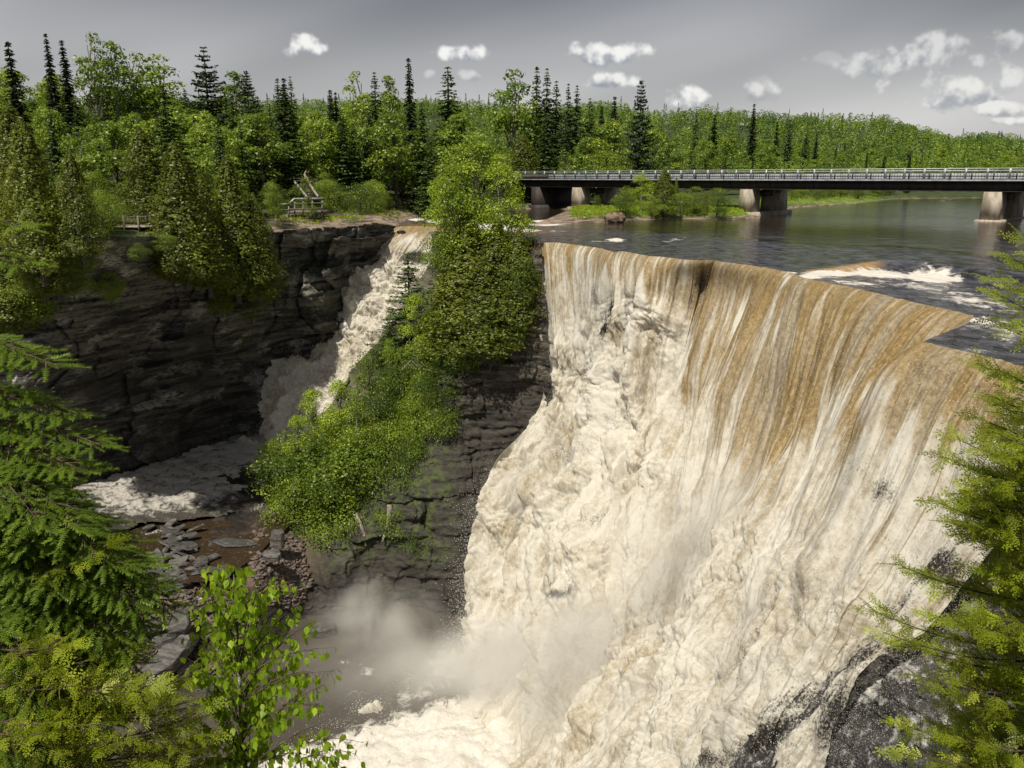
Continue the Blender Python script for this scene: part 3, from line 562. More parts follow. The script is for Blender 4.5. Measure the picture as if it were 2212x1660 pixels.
# ---- shallow brown water over the bed
qx_, qy_, qY, qk = relief([(100, 1100, 'z', -31.15), (640, 1080, 'z', -31.0), (100, 1300, 'z', -31.3), (600, 1260, 'z', -31.1), (400, 1180, 'z', -31.15)], [(60, 1180), (200, 1150), (420, 1100), (620, 1060), (660, 1110), (600, 1160), (540, 1215), (480, 1255), (400, 1262), (250, 1250), (60, 1330)], 3)
QP = PY(qx_, qy_, qY); QP[..., 2] += .05*fbm(QP*1.2, 3)
tag(link('shallow_water', mesh('shallow_water', QP.reshape(-1, 3), gridfaces(*qx_.shape, qk), M['shallow'], {'foam': np.maximum(.22, blobs(qx_, qy_, [(330, 1150, 60, 8, -10, .5), (560, 1105, 60, 6, -15, .5), (380, 1225, 40, 8, -15, .45)])).ravel(), 'tan': np.zeros(qx_.size)}, smooth=True)), kind='structure')
# ---- plunge pool
gx, gy = np.meshgrid(np.linspace(-60, 25, 240), np.linspace(40, 90, 200))
PP = np.stack([gx, gy, np.full(gx.shape, -38.15)], -1); a_, b_ = proj(PP)
fo = np.maximum.reduce([sstep(1550, 1640, b_-(a_-700)*-.33)*.84, blobs(a_, b_, [(790, 1455, 22, 34, 15, .55), (880, 1465, 26, 24, 0, .4), (745, 1430, 18, 8, 0, .5), (760, 1500, 60, 10, -10, .35), (900, 1500, 80, 30, -20, .55), (970, 1440, 60, 50, -20, .6), (640, 1520, 60, 8, 0, .25)])])
PP[..., 2] += (billow(PP*.35, 4, .5)-.4)*1.3*fo + .10*fbm(PP*.5, 3)
po = link('pool', mesh('pool', PP.reshape(-1, 3), gridfaces(*gx.shape), M['lower'], {'foam': fo.ravel(), 'tan': np.zeros(gx.size)}, smooth=True)); tag(po, kind='structure')
# ---- wet rock right of the falls, under the spray
wr, _ = rock_relief('wet_rock_slope', [(2060, 1140, 'Y', 28.4), (2212, 1050, 'Y', 27.4), (1950, 1280, 'Y', 28.0), (1800, 1440, 'Y', 27.4), (1640, 1640, 'Y', 26.6), (2212, 1300, 'Y', 24.9), (2000, 1500, 'Y', 24.7), (1850, 1660, 'Y', 24.2), (2212, 1660, 'Y', 21.5), (2300, 1000, 'Y', 26.5), (2100, 1300, 'Y', 26.0), (1580, 1760, 'Y', 26), (2500, 880, 'Y', 26.0), (2800, 850, 'Y', 24), (3100, 850, 'Y', 22), (2900, 1300, 'Y', 20), (3100, 1800, 'Y', 15)],
    [(2080, 1110), (2200, 1000), (2420, 900), (2520, 862), (3150, 830), (3150, 1900), (1440, 1900), (1560, 1680), (1660, 1560), (1800, 1420), (1900, 1290), (2010, 1180)], 3.0, M['wetrock'], block=(1.3, .6), amp=.8, fine=.25, strat=.15, seed=31,
    foamf=lambda a, b: np.maximum(blobs(a, b, [(1720, 1530, 200, 26, -38, .55), (1900, 1440, 26, 70, 10, .5), (1960, 1570, 70, 50, -30, .55), (2060, 1560, 60, 80, 0, .5), (1750, 1480, 200, 30, -38, .5), (2000, 1300, 50, 60, -40, .5), (1960, 1450, 60, 60, 0, .5), (1850, 1500, 80, 60, -30, .5), (2080, 1450, 60, 120, 0, .5), (1880, 1460, 260, 34, -50, .62)]), .30))
tag(wr, 'black wet rock under thin spray beside the lower right of the falls', kind='structure')
# ---- near bank below the viewpoint (slopes steeply out of view)
bx_, by_ = np.meshgrid(np.linspace(-30, 34, 60), np.concatenate([np.linspace(-12, 1.9, 10), np.linspace(2.2, 27, 40)]))
bz_ = np.where(by_ < 2, 5.2, 5.2-(by_-2)*1.62); BP = np.stack([bx_, by_, bz_+.2*noise(np.stack([bx_, by_, bz_], -1)*.7)], -1)
nb = link('near_bank', mesh('near_bank', BP.reshape(-1, 3), gridfaces(*bx_.shape), M['wetrock'], {'tint': np.zeros(bx_.size), 'moss': np.full(bx_.size, .6), 'foam': np.zeros(bx_.size)})); tag(nb, kind='structure')

# ---- land above the falls
LAND = [(-1500, 700), (-600, 570), (0, 537), (150, 531), (300, 523), (450, 511), (600, 500), (700, 494), (856, 488), (884, 474), (940, 465), (1000, 457), (1100, 453), (1200, 450), (1226, 455), (1190, 470), (1150, 486), (1290, 482), (1340, 477), (1480, 473), (1590, 475), (1640, 468), (1690, 453), (1730, 448), (1860, 441), (1940, 433), (2300, 429), (3200, 428), (3200, 386.5), (-1500, 386.5)]
LW = PZ([p[0] for p in LAND], [p[1] for p in LAND], 0)[:, :2]
def land_d(X, Y):
    P = np.stack([X, Y], -1); best = np.full(X.shape, 1e9)
    for k in range(len(LW)-2):
        a = LW[k]; b = LW[k+1]; ab = b-a; tt = np.clip(((P-a)@ab)/(ab@ab), 0, 1); best = np.minimum(best, np.linalg.norm(P-a-tt[..., None]*ab, axis=-1))
    return np.where(inpoly(X, Y, LW), best, -best)
sky_px = [-800, -100, 500, 900, 1000, 1130, 1300, 1440, 1520, 1600, 1700, 1830, 1900, 1960, 2040, 2120, 2212, 2500, 3000]
sky_py = [215, 215, 213, 208, 210, 222, 215, 232, 224, 234, 240, 242, 246, 262, 284, 281, 290, 300, 300]
def ground_z(X, Y, d=None):
    X = np.asarray(X, float); Y = np.asarray(Y, float)
    if d is None: d = land_d(X, Y)
    a = 1106+F*X/(Y*CT+H*ST)
    el = np.tan(np.arctan((830-np.interp(a, sky_px, sky_py))/F)-TH); zr = 7+650*el-15
    near = np.interp(a, [-600, 0, 300, 500, 700, 900, 1100], [17, 14, 11, 8, 5, 2.5, 0])*sstep(0, 1, (Y-112)/60)
    far = (zr-near)*sstep(250, 650, Y)**1.1
    far = far*(1 + .0*Y)
    z = np.clip(d*.35, -1.5, 1.1) + (near+far)*sstep(0, 18, d) + .35*noise(np.stack([X*.12, Y*.12, 0*X], -1))*sstep(2, 10, d)
    return z
nc, nr = 620, 330
aa = np.linspace(-1.15, 1.15, nc); Yr = 78*(900/78)**np.linspace(0, 1, nr); AX, YY = np.meshgrid(aa, Yr); XX = AX*YY
dd = land_d(XX, YY); ZZ = ground_z(XX, YY, dd)
keep = dd > -1.2
gp, gq = proj(np.stack([XX, YY, ZZ], -1))
rk_ = np.clip(sstep(14, 5, dd)*sstep(560, 620, gp)*sstep(930, 900, gp) + sstep(7, 2.5, dd)*sstep(1130, 1150, gp)*sstep(1420, 1250, gp) + sstep(1.6, .6, dd), 0, 1)
gr_ = np.clip(blobs(gp, gq, [(1420, 462, 200, 12), (1600, 460, 120, 20), (1800, 436, 200, 8), (340, 520, 60, 10), (1330, 468, 120, 8)]), 0, 1)
m = newmat('land'); t = NT(m.node_tree); p = t.pos(); n = t.noise(p, .6, 6, .7); n2 = t.noise(t.vm('MULTIPLY', p, (.4, .4, 5)), .9, 5, .65)
c = t.mix(t.ss(n, .4, .6), (.014, .02, .007), (.05, .075, .014)); c = t.mix(t.attr('grass'), c, t.mix(t.ss(n, .35, .65), (.07, .13, .018), (.20, .27, .04)))
c = t.mix(t.m('MULTIPLY', t.attr('rocky'), t.ss(n, .2, .5)), c, t.mix(t.ss(n2, .38, .62), (.06, .045, .032), (.30, .23, .17)))
t.out(t.n('ShaderNodeBsdfPrincipled', {'Base Color': c, 'Roughness': .9, 'Normal': t.bump(t.m('ADD', n, n2), .3)}).outputs[0]); M['land'] = m
gd = link('ground', mesh('ground', np.stack([XX, YY, ZZ], -1).reshape(-1, 3), gridfaces(nr, nc, keep), M['land'], {'rocky': rk_.ravel(), 'grass': gr_.ravel()}, smooth=True)); tag(gd, kind='structure')

# ---- loose scree: reddish flakes below the island, grey flakes around the shallows
def flakes(pp, size, rg):
    n = len(pp); a = rg.normal(size=(n, 3))*[1, 1, .35]; a /= np.linalg.norm(a, axis=1)[:, None]; b = np.cross(a, rg.normal(0, .35, (n, 3))+[0, 0, 1]); b /= np.linalg.norm(b, axis=1)[:, None]; u = np.cross(a, b); s = (size*rg.uniform(.4, 1.6, n))[:, None]; h = s*.18
    V = np.stack([pp-a*s-b*s*.5-u*h, pp+a*s-b*s*.6-u*h, pp+a*s*.8+b*s*.6-u*h, pp-a*s*.9+b*s*.4-u*h, pp-a*s-b*s*.5+u*h, pp+a*s-b*s*.6+u*h, pp+a*s*.8+b*s*.6+u*h, pp-a*s*.9+b*s*.4+u*h], 1).reshape(-1, 3); k = np.arange(n)[:, None]*8
    return V, np.concatenate([k+[0, 3, 2, 1], k+[4, 5, 6, 7], k+[0, 1, 5, 4], k+[1, 2, 6, 5], k+[2, 3, 7, 6], k+[3, 0, 4, 7]])
rg = np.random.default_rng(12)
def on_surface(grids, poly, n):
    out = []
    for (gx_, gy_, GP) in grids:
        k = np.where(inpoly(gx_, gy_, poly).ravel())[0]; i = rg.choice(k, n); out.append(GP.reshape(-1, 3)[i]+rg.normal(0, .12, (n, 3)))
    return np.concatenate(out)
def scree_mat(name, a, b, d):
    m = newmat(name); t = NT(m.node_tree); p = t.pos(); n = t.noise(p, 1.7, 3, .7); n2 = t.n('ShaderNodeTexWhiteNoise', {'Vector': t.vm('SNAP', p, (.6, .6, .4))}).outputs[0]
    t.out(t.n('ShaderNodeBsdfPrincipled', {'Base Color': t.mix(n2, t.mix(t.ss(n, .4, .6), a, b), d), 'Roughness': .75}).outputs[0]); return m
Pr = on_surface([ISG, GFG], [(555, 1150), (610, 1130), (650, 1180), (670, 1260), (640, 1320), (560, 1290), (540, 1200)], 2200); V_, F_ = flakes(Pr, .28, rg)
tag(link('scree', mesh('scree', V_, F_, scree_mat('red_scree', (.075, .052, .04), (.20, .14, .11), (.13, .11, .10)))), kind='stuff')
Pg = on_surface([GFG], [(300, 1240), (480, 1250), (560, 1300), (520, 1480), (330, 1500), (250, 1350)], 2200); V_, F_ = flakes(Pg, .34, rg)
tag(link('rubble', mesh('rubble', V_, F_, scree_mat('grey_rubble', (.03, .028, .026), (.10, .095, .088), (.17, .12, .09)))), kind='stuff')
# ================================================================ BRIDGE
def simple_mat(name, a, b=None, sc=2.0, rough=.8, bump=.02, metal=0.0):
    m = newmat(name); t = NT(m.node_tree); p = t.pos(); n = t.noise(t.vm('MULTIPLY', p, (1, 1, .35)), sc, 6, .65)
    c = t.mix(t.ss(n, .38, .64), a, b or tuple(min(1, x*1.5) for x in a))
    t.out(t.n('ShaderNodeBsdfPrincipled', {'Base Color': c, 'Roughness': rough, 'Metallic': metal, 'Normal': t.bump(n, bump)}).outputs[0]); return m
M['concrete'] = simple_mat('weathered_concrete', (.26, .22, .17), (.46, .41, .34), 1.2)
M['girder'] = simple_mat('rusty_steel', (.018, .014, .012), (.04, .03, .024), 1.5, .7)
M['asphalt'] = simple_mat('asphalt', (.045, .045, .047), (.06, .06, .06), 3)
M['darkrail'] = simple_mat('dark_painted_steel', (.02, .02, .022), (.04, .04, .042), 2, .5)
M['palerail'] = simple_mat('galvanised_rail', (.28, .32, .31), (.42, .45, .43), 2, .45, .01, .2)
M['barrier'] = simple_mat('concrete_barrier', (.24, .25, .28), (.38, .39, .42), 1.0)
M['wood'] = simple_mat('grey_wood', (.13, .11, .085), (.26, .22, .18), 4)
M['palewood'] = simple_mat('pale_boards', (.38, .33, .25), (.52, .47, .38), 4)
M['log'] = simple_mat('peeling_log', (.10, .08, .06), (.42, .38, .32), 3)
bp = [PZ(2132, 487, 0), PZ(1600, 468, 0), PZ(1241, 455, 0)]
bd = bp[2]-bp[0]; SPAN = np.linalg.norm(bd)/2; bd = bd/np.linalg.norm(bd); bn = np.array([-bd[1], bd[0], 0.]);
if bn@np.array([.68, .73, 0]) < 0: bn = -bn
B0 = bp[0]
def BB(s, o, z): return B0 + bd*s + bn*o + np.array([0, 0, z])
bang = math.atan2(bd[1], bd[0]); MB_ = np.stack([bd, bn, np.array([0, 0, 1.])], 1)
s0, s1 = -34.0, 2*SPAN+22
br = empty('bridge', BB(SPAN, 7, 0)); tag(br, 'long low road bridge with dark girders crossing the river behind the falls', 'bridge')
def sub(name, acc, mat, parent, label=None):
    me = acc.mesh(name, mat); o = link(name, me, parent); o.matrix_parent_inverse = parent.matrix_world.inverted(); 
    if label: o['label'] = label
    return o
bpy.context.view_layer.update()
zc = lambda z0, z1: (z0+z1)/2
def bbox(acc, s0, s1, o0, o1, z0, z1): acc.box(BB((s0+s1)/2, (o0+o1)/2, zc(z0, z1)), (s1-s0, o1-o0, z1-z0), MB_)
a = Acc(); bbox(a, s0, s1, 0, 14.4, 6.42, 6.66); bbox(a, s0, s1, 1.55, 1.85, 6.664, 7.05); bbox(a, s0, s1, 13.2, 13.5, 6.664, 7.05); sub('deck', a, M['barrier'], br)
a = Acc(); bbox(a, s0, s1, 1.86, 13.19, 6.664, 6.72); sub('roadway', a, M['asphalt'], br)
for k, o_ in enumerate((.9, 3.9, 6.9, 9.9, 12.9)):
    a = Acc(); bbox(a, s0, s1, o_, o_+.12, 5.0, 6.418); bbox(a, s0, s1, o_-.2, o_+.32, 4.92, 4.998)
    for s in np.arange(s0+2, s1, 4.0): bbox(a, s, s+.06, o_-.14, o_-.002, 5.0, 6.41)
    sub('girder', a, M['girder'], br)
# solid end wall of the far approach
a = Acc(); bbox(a, 2*SPAN+9, s1+14, .02, 14.3, 6.67, 7.6); sub('parapet', a, M['girder'], br)
# pedestrian railing on the near edge
a = Acc(); bbox(a, s0, s1, .10, .18, 7.72, 7.80); bbox(a, s0, s1, .10, .16, 6.82, 6.88); sub('handrail', a, M['darkrail'], br)
a = Acc()
for s in np.arange(s0, 2*SPAN+8, .42): bbox(a, s, s+.05, .115, .155, 6.88, 7.72)
sub('baluster_panel', a, M['darkrail'], br)
for s in np.arange(s0+1, 2*SPAN+8, 3.0):
    a = Acc(); bbox(a, s, s+.16, .04, .22, 6.662, 7.9); sub('railing_post', a, M['darkrail'], br)
# traffic barrier behind the pavement
a = Acc(); bbox(a, s0, s1, 1.56, 1.84, 7.052, 7.62); sub('barrier', a, M['barrier'], br)
for z_ in (7.95, 8.28):
    a = Acc(); bbox(a, s0, s1, 1.50, 1.62, z_, z_+.14); sub('guard_rail', a, M['palerail'], br)
for s in np.arange(s0+2.2, s1, 3.0):
    a = Acc(); bbox(a, s, s+.2, 1.63, 1.83, 7.62, 8.4); bbox(a, s-.05, s+.25, 1.40, 1.495, 7.1, 8.4); sub('guard_post', a, M['palerail'], br)
# piers
for k, sc in enumerate((0, SPAN, 2*SPAN)):
    pr = empty('bridge_pier', BB(sc, 8, 0)); bpy.context.view_layer.update()
    tag(pr, ['concrete bridge pier standing in open water at the right edge of the photo', 'middle concrete bridge pier at the tip of the green bank', 'concrete bridge pier farthest left, on the bare rock beside the birches'][k], 'bridge pier', 'piers under the road bridge')
    a = Acc(); bbox(a, sc-1.75, sc+1.75, -.4, 16.5, -1.5, .78); sub('footing', a, M['concrete'], pr)
    for (o0, o1) in ((.3, 3.9), (9.0, 15.2)):
        V = []
        for z_, hw, e in ((.782, 1.30, 0), (4.9, 1.18, .2)):
            for s, o in ((-hw, o0+e), (hw, o0+e), (hw, o1-e), (-hw, o1-e)): V.append(BB(sc+s, o, z_))
        a = Acc(); a.add(np.array(V), np.array([[0, 3, 2, 1], [4, 5, 6, 7], [0, 1, 5, 4], [1, 2, 6, 5], [2, 3, 7, 6], [3, 0, 4, 7]])); sub('column', a, M['concrete'], pr)
    a = Acc(); bbox(a, sc-1.0, sc+1.0, 3.5, 9.3, 3.6, 4.7); sub('cross_beam', a, M['girder'], pr)
ab = empty('bridge_abutment', BB(2*SPAN+12, 7, 0)); bpy.context.view_layer.update(); tag(ab, 'concrete abutment wall, its shade painted dark, under the left end of the bridge', 'abutment')
a = Acc(); bbox(a, 2*SPAN+11, 2*SPAN+13.5, .6, 15, -1, 4.9); sub('wall', a, M['girder'], ab); a = Acc(); bbox(a, 2*SPAN+10.4, 2*SPAN+14, .2, 15.6, -1.2, .9); sub('footing', a, M['girder'], ab)  # girder colour on concrete: the wall's shade is put into the colour

# ================================================================ BOARDWALK AND VIEWING PLATFORM
def framed(px, py, Y, rz): o = empty('viewing_platform', PY(px, py, Y), rz); bpy.context.view_layer.update(); return o
# boardwalk deck with railing at left: anchor = deck front edge right end
bw = empty('boardwalk', PY(318, 490, 94)); bpy.context.view_layer.update(); tag(bw, 'wooden boardwalk with baluster railing among the cedars above the left cliff', 'boardwalk')
zb = PY(318, 490, 94)[2]
Pts = [PY(60, 494, 96.5), PY(200, 492, 95.5), PY(300, 490, 94), PY(338, 484, 96)]
for p_ in Pts: p_[2] = zb
PtsB = [p_+np.array([.25, 2.8, 0]) for p_ in Pts]; PtsB[-1] = Pts[-1]+np.array([-.3, 1.6, 0])
a = Acc(); V = np.array([q for q in Pts+PtsB]); V2 = V-np.array([0, 0, .16]); n = 4
a.add(np.concatenate([V, V2]), np.array([[k, k+1, k+1+n, k+n] for k in range(3)]+[[8+k+n, 8+k+1+n, 8+k+1, 8+k] for k in range(3)]+[[8+k, 8+k+1, k+1, k] for k in range(3)]+[[3, 11, 15, 7], [4, 12, 8, 0]]))
sub('deck', a, M['palewood'], bw)
for k in range(3):
    for (A_, B_) in ((Pts[k], Pts[k+1]),):
        a = Acc(); a.beam(A_+[0, 0, 1.12], B_+[0, 0, 1.12], .16, .10); a.beam(A_+[0, 0, .2], B_+[0, 0, .2], .08, .08)
        L = np.linalg.norm(B_-A_)
        for s in np.arange(.2, L, .22):
            q = A_+(B_-A_)*s/L; a.beam(q+[0, 0, .2], q+[0, 0, 1.1], .045, .045)
        sub('railing', a, M['wood'], bw)
        for s in np.arange(0, L+.1, 2.2):
            q = A_+(B_-A_)*min(s/L, 1); a = Acc(); a.beam(q+[0, 0, -.9], q+[0, 0, 1.25], .17, .17); sub('post', a, M['wood'], bw)
a = Acc(); a.beam(PtsB[1]+[0, 0, 1.15], PtsB[2]+[0, 0, 1.15], .18, .1); a.beam(PtsB[0]+[0, 0, 1.15], PtsB[1]+[0, 0, 1.15], .18, .1); sub('railing', a, M['wood'], bw)
# platform near the left fall
vp = empty('viewing_platform', PY(655, 462, 118)); bpy.context.view_layer.update(); tag(vp, 'grey wooden viewing platform with stepped handrail above the left cascade', 'platform')
Yp = 118.0; Q = lambda x, y, dy=0: PY(x, y, Yp+dy)
def pl(px0, px1, pyd, name, h_px=0):
    p0, p1 = Q(px0, pyd), Q(px1, pyd); a = Acc(); V = np.array([p0, p1, p1+[0, 4, 0], p0+[0, 4, 0]]); a.add(np.concatenate([V, V-[0, 0, .35]]), np.array([[0, 1, 2, 3], [7, 6, 5, 4], [0, 4, 5, 1], [1, 5, 6, 2], [3, 2, 6, 7], [3, 7, 4, 0]])); sub(name, a, M['wood'], vp)
pl(600, 626, 466, 'step_deck'); pl(627, 698, 456, 'deck')
for (x0, y0, x1, y1) in ((600, 442, 624, 441), (624, 441, 636, 430), (636, 430, 698, 429)):
    a = Acc(); a.beam(Q(x0, y0), Q(x1, y1), .22, .22); sub('handrail', a, M['palerail'], vp)
for (x0, y0, x1, y1) in ((600, 454, 626, 453), (627, 452, 698, 450), (636, 440, 698, 439)):
    a = Acc(); a.beam(Q(x0, y0), Q(x1, y1), .10, .14); sub('rail', a, M['wood'], vp)
for x, y0, y1 in ((602, 441, 480), (624, 441, 478), (637, 430, 480), (655, 430, 474), (675, 430, 472), (696, 429, 474)):
    a = Acc(); a.beam(Q(x, y0, .1), Q(x, y1, .1), .2, .2); sub('post', a, M['wood'], vp)
# stairs with log rails rising behind the platform
st = empty('stairway', PY(670, 440, 124)); bpy.context.view_layer.update(); tag(st, 'dark stairway with pale peeling log rails climbing behind the platform', 'stairs')
for (x0, y0, Y0, x1, y1, Y1) in ((688, 428, 122.2, 657, 378, 130), (664, 428, 122.2, 636, 392, 130)):
    a = Acc(); pts_ = np.linspace(PY(x0, y0, Y0), PY(x1, y1, Y1), 9)+rng.normal(0, .03, (9, 3)); a.tube(pts_, .19, 7); sub('log_rail', a, M['log'], st)
a = Acc(); a.tube([PY(657, 380, 130), PY(660, 372, 130), PY(662, 366, 130.2)], [.16, .13, .08], 6); sub('log_rail', a, M['log'], st)
pA, pB, pC, pD = PY(662, 432, 122.3), PY(690, 432, 122.3), PY(658, 392, 130), PY(640, 398, 130)
for k in range(12):
    f0 = k/12; l_a = pA*(1-f0)+pD*f0; l_b = pB*(1-f0)+pC*f0; a = Acc(); a.beam(l_a, l_b, .5, .22); sub('step', a, M['girder'], st)
a = Acc(); a.beam(PY(634, 386, 131), PY(654, 386, 131), .15, .2); a.beam(PY(636, 391, 131), PY(654, 391, 131), .15, .12); sub('landing_rail', a, M['palewood'], st)

# ================================================================ BOULDERS AND SLABS
def slab_mesh(seed, sx, sy, sz, sub_=3, jag=.14):
    rg = np.random.default_rng(seed); n = 7
    ang = np.sort(rg.uniform(0, 2*np.pi, n)+0*np.arange(n)); ang = np.linspace(0, 2*np.pi, n, endpoint=False)+rg.uniform(-.3, .3, n)
    rr = rg.uniform(.75, 1.1, n); top = np.stack([np.cos(ang)*rr*sx, np.sin(ang)*rr*sy, np.full(n, sz)+rg.uniform(-.1, .1, n)*sz], 1)
    import bmesh
    bm = bmesh.new(); vt = [bm.verts.new(p*np.array([.93, .93, 1])) for p in top]; vb = [bm.verts.new((p[0]*1.05, p[1]*1.05, -sz)) for p in top]
    bm.faces.new(vt); bm.faces.new(vb[::-1])
    for k in range(n): bm.faces.new([vt[k], vb[k], vb[(k+1) % n], vt[(k+1) % n]])
    bmesh.ops.bevel(bm, geom=bm.edges[:], offset=min(sx, sy, sz)*.12, segments=1, affect='EDGES')
    bmesh.ops.triangulate(bm, faces=bm.faces[:]); bmesh.ops.subdivide_edges(bm, edges=bm.edges[:], cuts=2, use_grid_fill=True)
    co_ = np.array([v.co[:] for v in bm.verts]); nz = fbm(co_*(2.2/max(sx, .3))+seed, 4)
    for v, q in zip(bm.verts, nz): v.co += Vector((v.co.x*q*jag, v.co.y*q*jag, q*jag*sz*.7))
    me = bpy.data.meshes.new('boulder'); bm.to_mesh(me); bm.free()
    for k in ('tint', 'moss', 'foam', 'wet'): me.attributes.new(k, 'FLOAT', 'POINT')
    me.materials.append(M['slab']); return me
bl = [  # px, py, z, half sizes, yaw, tilt x, tilt y, label
 (372, 1415, -35.2, 2.6, 1.5, .55, 35, 25, -32, 'long tilted grey slab with wet speckles, largest of the rocks in the small rapids'),
 (345, 1442, -36.6, 1.6, 1.3, .5, 20, 15, -20, 'dark angular slab at the foot of the small rapids, below the largest slab'),
 (355, 1385, -34.3, 1.3, .8, .4, 5, 5, -10, 'flat olive slab just above the largest tilted slab in the rapids'),
 (386, 1350, -33.2, 1.0, 1.7, .7, 10, 30, 10, 'upright wedge shaped grey boulder above the rapids'),
 (327, 1352, -33.4, 1.3, .7, .4, -10, 5, 0, 'pale rounded slab at the left head of the rapids beside the spruce twigs'),
 (345, 1247, -31.3, 3.2, 2.2, .5, -8, 0, 0, 'broad dark flat ledge slab with a square edge upstream of the rapids'),
 (465, 1235, -31.1, 1.4, .6, .25, -5, 5, 0, 'small pale flat slab just above the birch top'),
 (505, 1172, -30.8, 2.4, .8, .18, -6, 0, 0, 'long thin reddish slab lying alone in the brown shallows'),
 (590, 1200, -30.4, 1.2, .8, .25, 0, 10, 0, 'light grey flat slab on the reddish scree below the island'),
 (600, 1165, -29.9, .9, .7, .9, 0, 0, 5, 'small square dark block at the top of the reddish scree'),
 (450, 1485, -38.0, 1.2, .7, .4, 10, 0, 20, 'low dark rock in white water behind the birch trunk'),
 (405, 1450, -37.2, 1.0, .8, .6, 50, 10, 20, 'dark rock right of the tilted slab in the rapids'),
 (700, 1360, -37.7, 1.6, 1.0, .35, 10, 0, 0, 'grey flat rock at the edge of the pool below the island'),
 (1329, 474, .8, 1.5, 1.3, 1.3, 10, 0, 0, 'round brown boulder at the river edge in front of the green bank'),
 (1655, 1180, 0, 0, 0, 0, 0, 0, 0, ''),
]
for i, (a_, b_, z_, x_, y_, h_, yaw, tx, ty, lab) in enumerate(bl):
    if x_ == 0: continue
    if b_ < 500:
        import bmesh
        bm = bmesh.new(); bmesh.ops.create_icosphere(bm, subdivisions=4, radius=1)
        for v in bm.verts: kk = 1+.22*float(fbm(np.array(v.co[:])*1.3+4, 4)); v.co = Vector((v.co.x*1.7*kk, v.co.y*1.4*kk, v.co.z*1.15*kk))
        me = bpy.data.meshes.new('boulder'); bm.to_mesh(me); bm.free(); me.materials.append(simple_mat('brown_boulder', (.09, .065, .045), (.24, .17, .12), 1.4, .85, .08)); tag(link('boulder', me, loc=PZ(a_, b_, .55)), lab, 'boulder'); continue
    o = link('boulder', slab_mesh(i+3, x_, y_, h_), loc=PZ(a_, b_, z_)); o.rotation_euler = (R(tx), R(ty), R(yaw)); tag(o, lab, 'boulder', 'boulders and slabs in the stream' if b_ > 1000 else None)
# thin broken slate pieces in the shallows
plates = [slab_mesh(60+k, .8, .4, .07) for k in range(5)]
rg = np.random.default_rng(5)
for k in range(70):
    if k < 42: a_, b_ = 380+rg.normal(0, 22), 1165+rg.normal(0, 20)+ (rg.random() < .4)*8
    else: a_, b_ = 400+rg.normal(0, 40), 1225+rg.normal(0, 12)
    o = link('slate_piece', plates[k % 5], loc=PZ(a_, b_, -31.0+(k < 42)*.35+rg.random()*.25)); o.rotation_euler = (rg.normal(0, .3), rg.normal(0, .35), rg.normal(.3, .5)); s = rg.uniform(.6, 1.6); o.scale = (s, s, 1.3)
    g_ = 'slate plates heaped in the shallows' if k < 42 else 'slate plates strewn above the rapids'
    tag(o, 'thin broken slate plate in the small heap standing out of the brown shallows' if k < 42 else 'thin slate plate lying in the trickles just above the small rapids', 'slate piece', g_)
# mid-river stones beyond the bridge
for k, (a_, b_, s_k) in enumerate([(2035, 437, .9), (2052, 436, 1.2), (2003, 449, .6), (2075, 453, .8), (2098, 447, .7), (1905, 445, .6)]):
    o = link('river_stone', slab_mesh(90+k, s_k*1.3, s_k, s_k*.45), loc=PZ(a_, b_, .1)); tag(o, ['flat brown stone left of a pair in the far river under the bridge', 'larger flat brown stone right of a pair in the far river', 'small lone stone in the far river below the pair', 'small stone left of the right bridge pier', 'stone against the footing of the right bridge pier', 'small stone near the grassy far bank'][k], 'stone', 'stones in the far river')
# ================================================================ TREES
def deciduous(seed, h=12., w=6., nl=34, per=95, leaf=.34, trunk=.30, shape='egg', airy=0.0, wb=False):
    rg = np.random.default_rng(seed); A_ = Acc(); z0c = h*trunk
    C = []
    while len(C) < nl:
        u = rg.uniform(0, 1); z = z0c+(h-z0c)*u; prof = math.sin(math.pi*min(1, (u*.86+.12)))**.75 if shape == 'egg' else (1-u)**.7
        a = rg.uniform(0, 2*np.pi); rr = w/2*prof*math.sqrt(rg.uniform(.15, 1))*.82; C.append((rr*math.cos(a), rr*math.sin(a), z, rg.uniform(.13, .23)*w*(.6+.5*prof)))
    for (x, y, z, r) in C:
        n = int(per*(r/(.18*w))**1.6); d = rg.normal(size=(n, 3)); d /= np.linalg.norm(d, axis=1)[:, None]; d[:, 2] = np.where(d[:, 2] < -.3, -d[:, 2], d[:, 2])
        rad = r*rg.uniform(.55, 1.12+airy, n)**.6; P = np.array([x, y, z])+d*rad[:, None]*np.array([1.1, 1.1, .85])
        nn = d+rg.normal(0, .55, (n, 3))+np.array([0, 0, .25]); hue = np.clip(rg.normal(.45, .2)+rg.normal(0, .16, n), 0, 1)
        V, Fq, a = leaves(P, nn, leaf, rg, .7, hue); A_.add(V, Fq, a)
    T = Acc(); lean = rg.normal(0, .03, 2)*h; tp = np.array([[0, 0, -.6], [lean[0]*.3, lean[1]*.3, h*.35], [lean[0]*.7, lean[1]*.7, h*.65], [lean[0], lean[1], h*.93]]); T.tube(tp, [.020*h, .015*h, .009*h, .003*h], 7)
    for (x, y, z, r) in C[:14]:
        zb = max(z0c*.7, z-1.5-.25*h*rg.random()); b = np.array([lean[0]*zb/h, lean[1]*zb/h, zb]); T.tube([b, (b+np.array([x, y, z]))/2+[0, 0, .1*r], [x, y, z]], [.008*h, .005*h, .002*h], 5)
    return A_.mesh('crown', None), T.mesh('trunk', None)
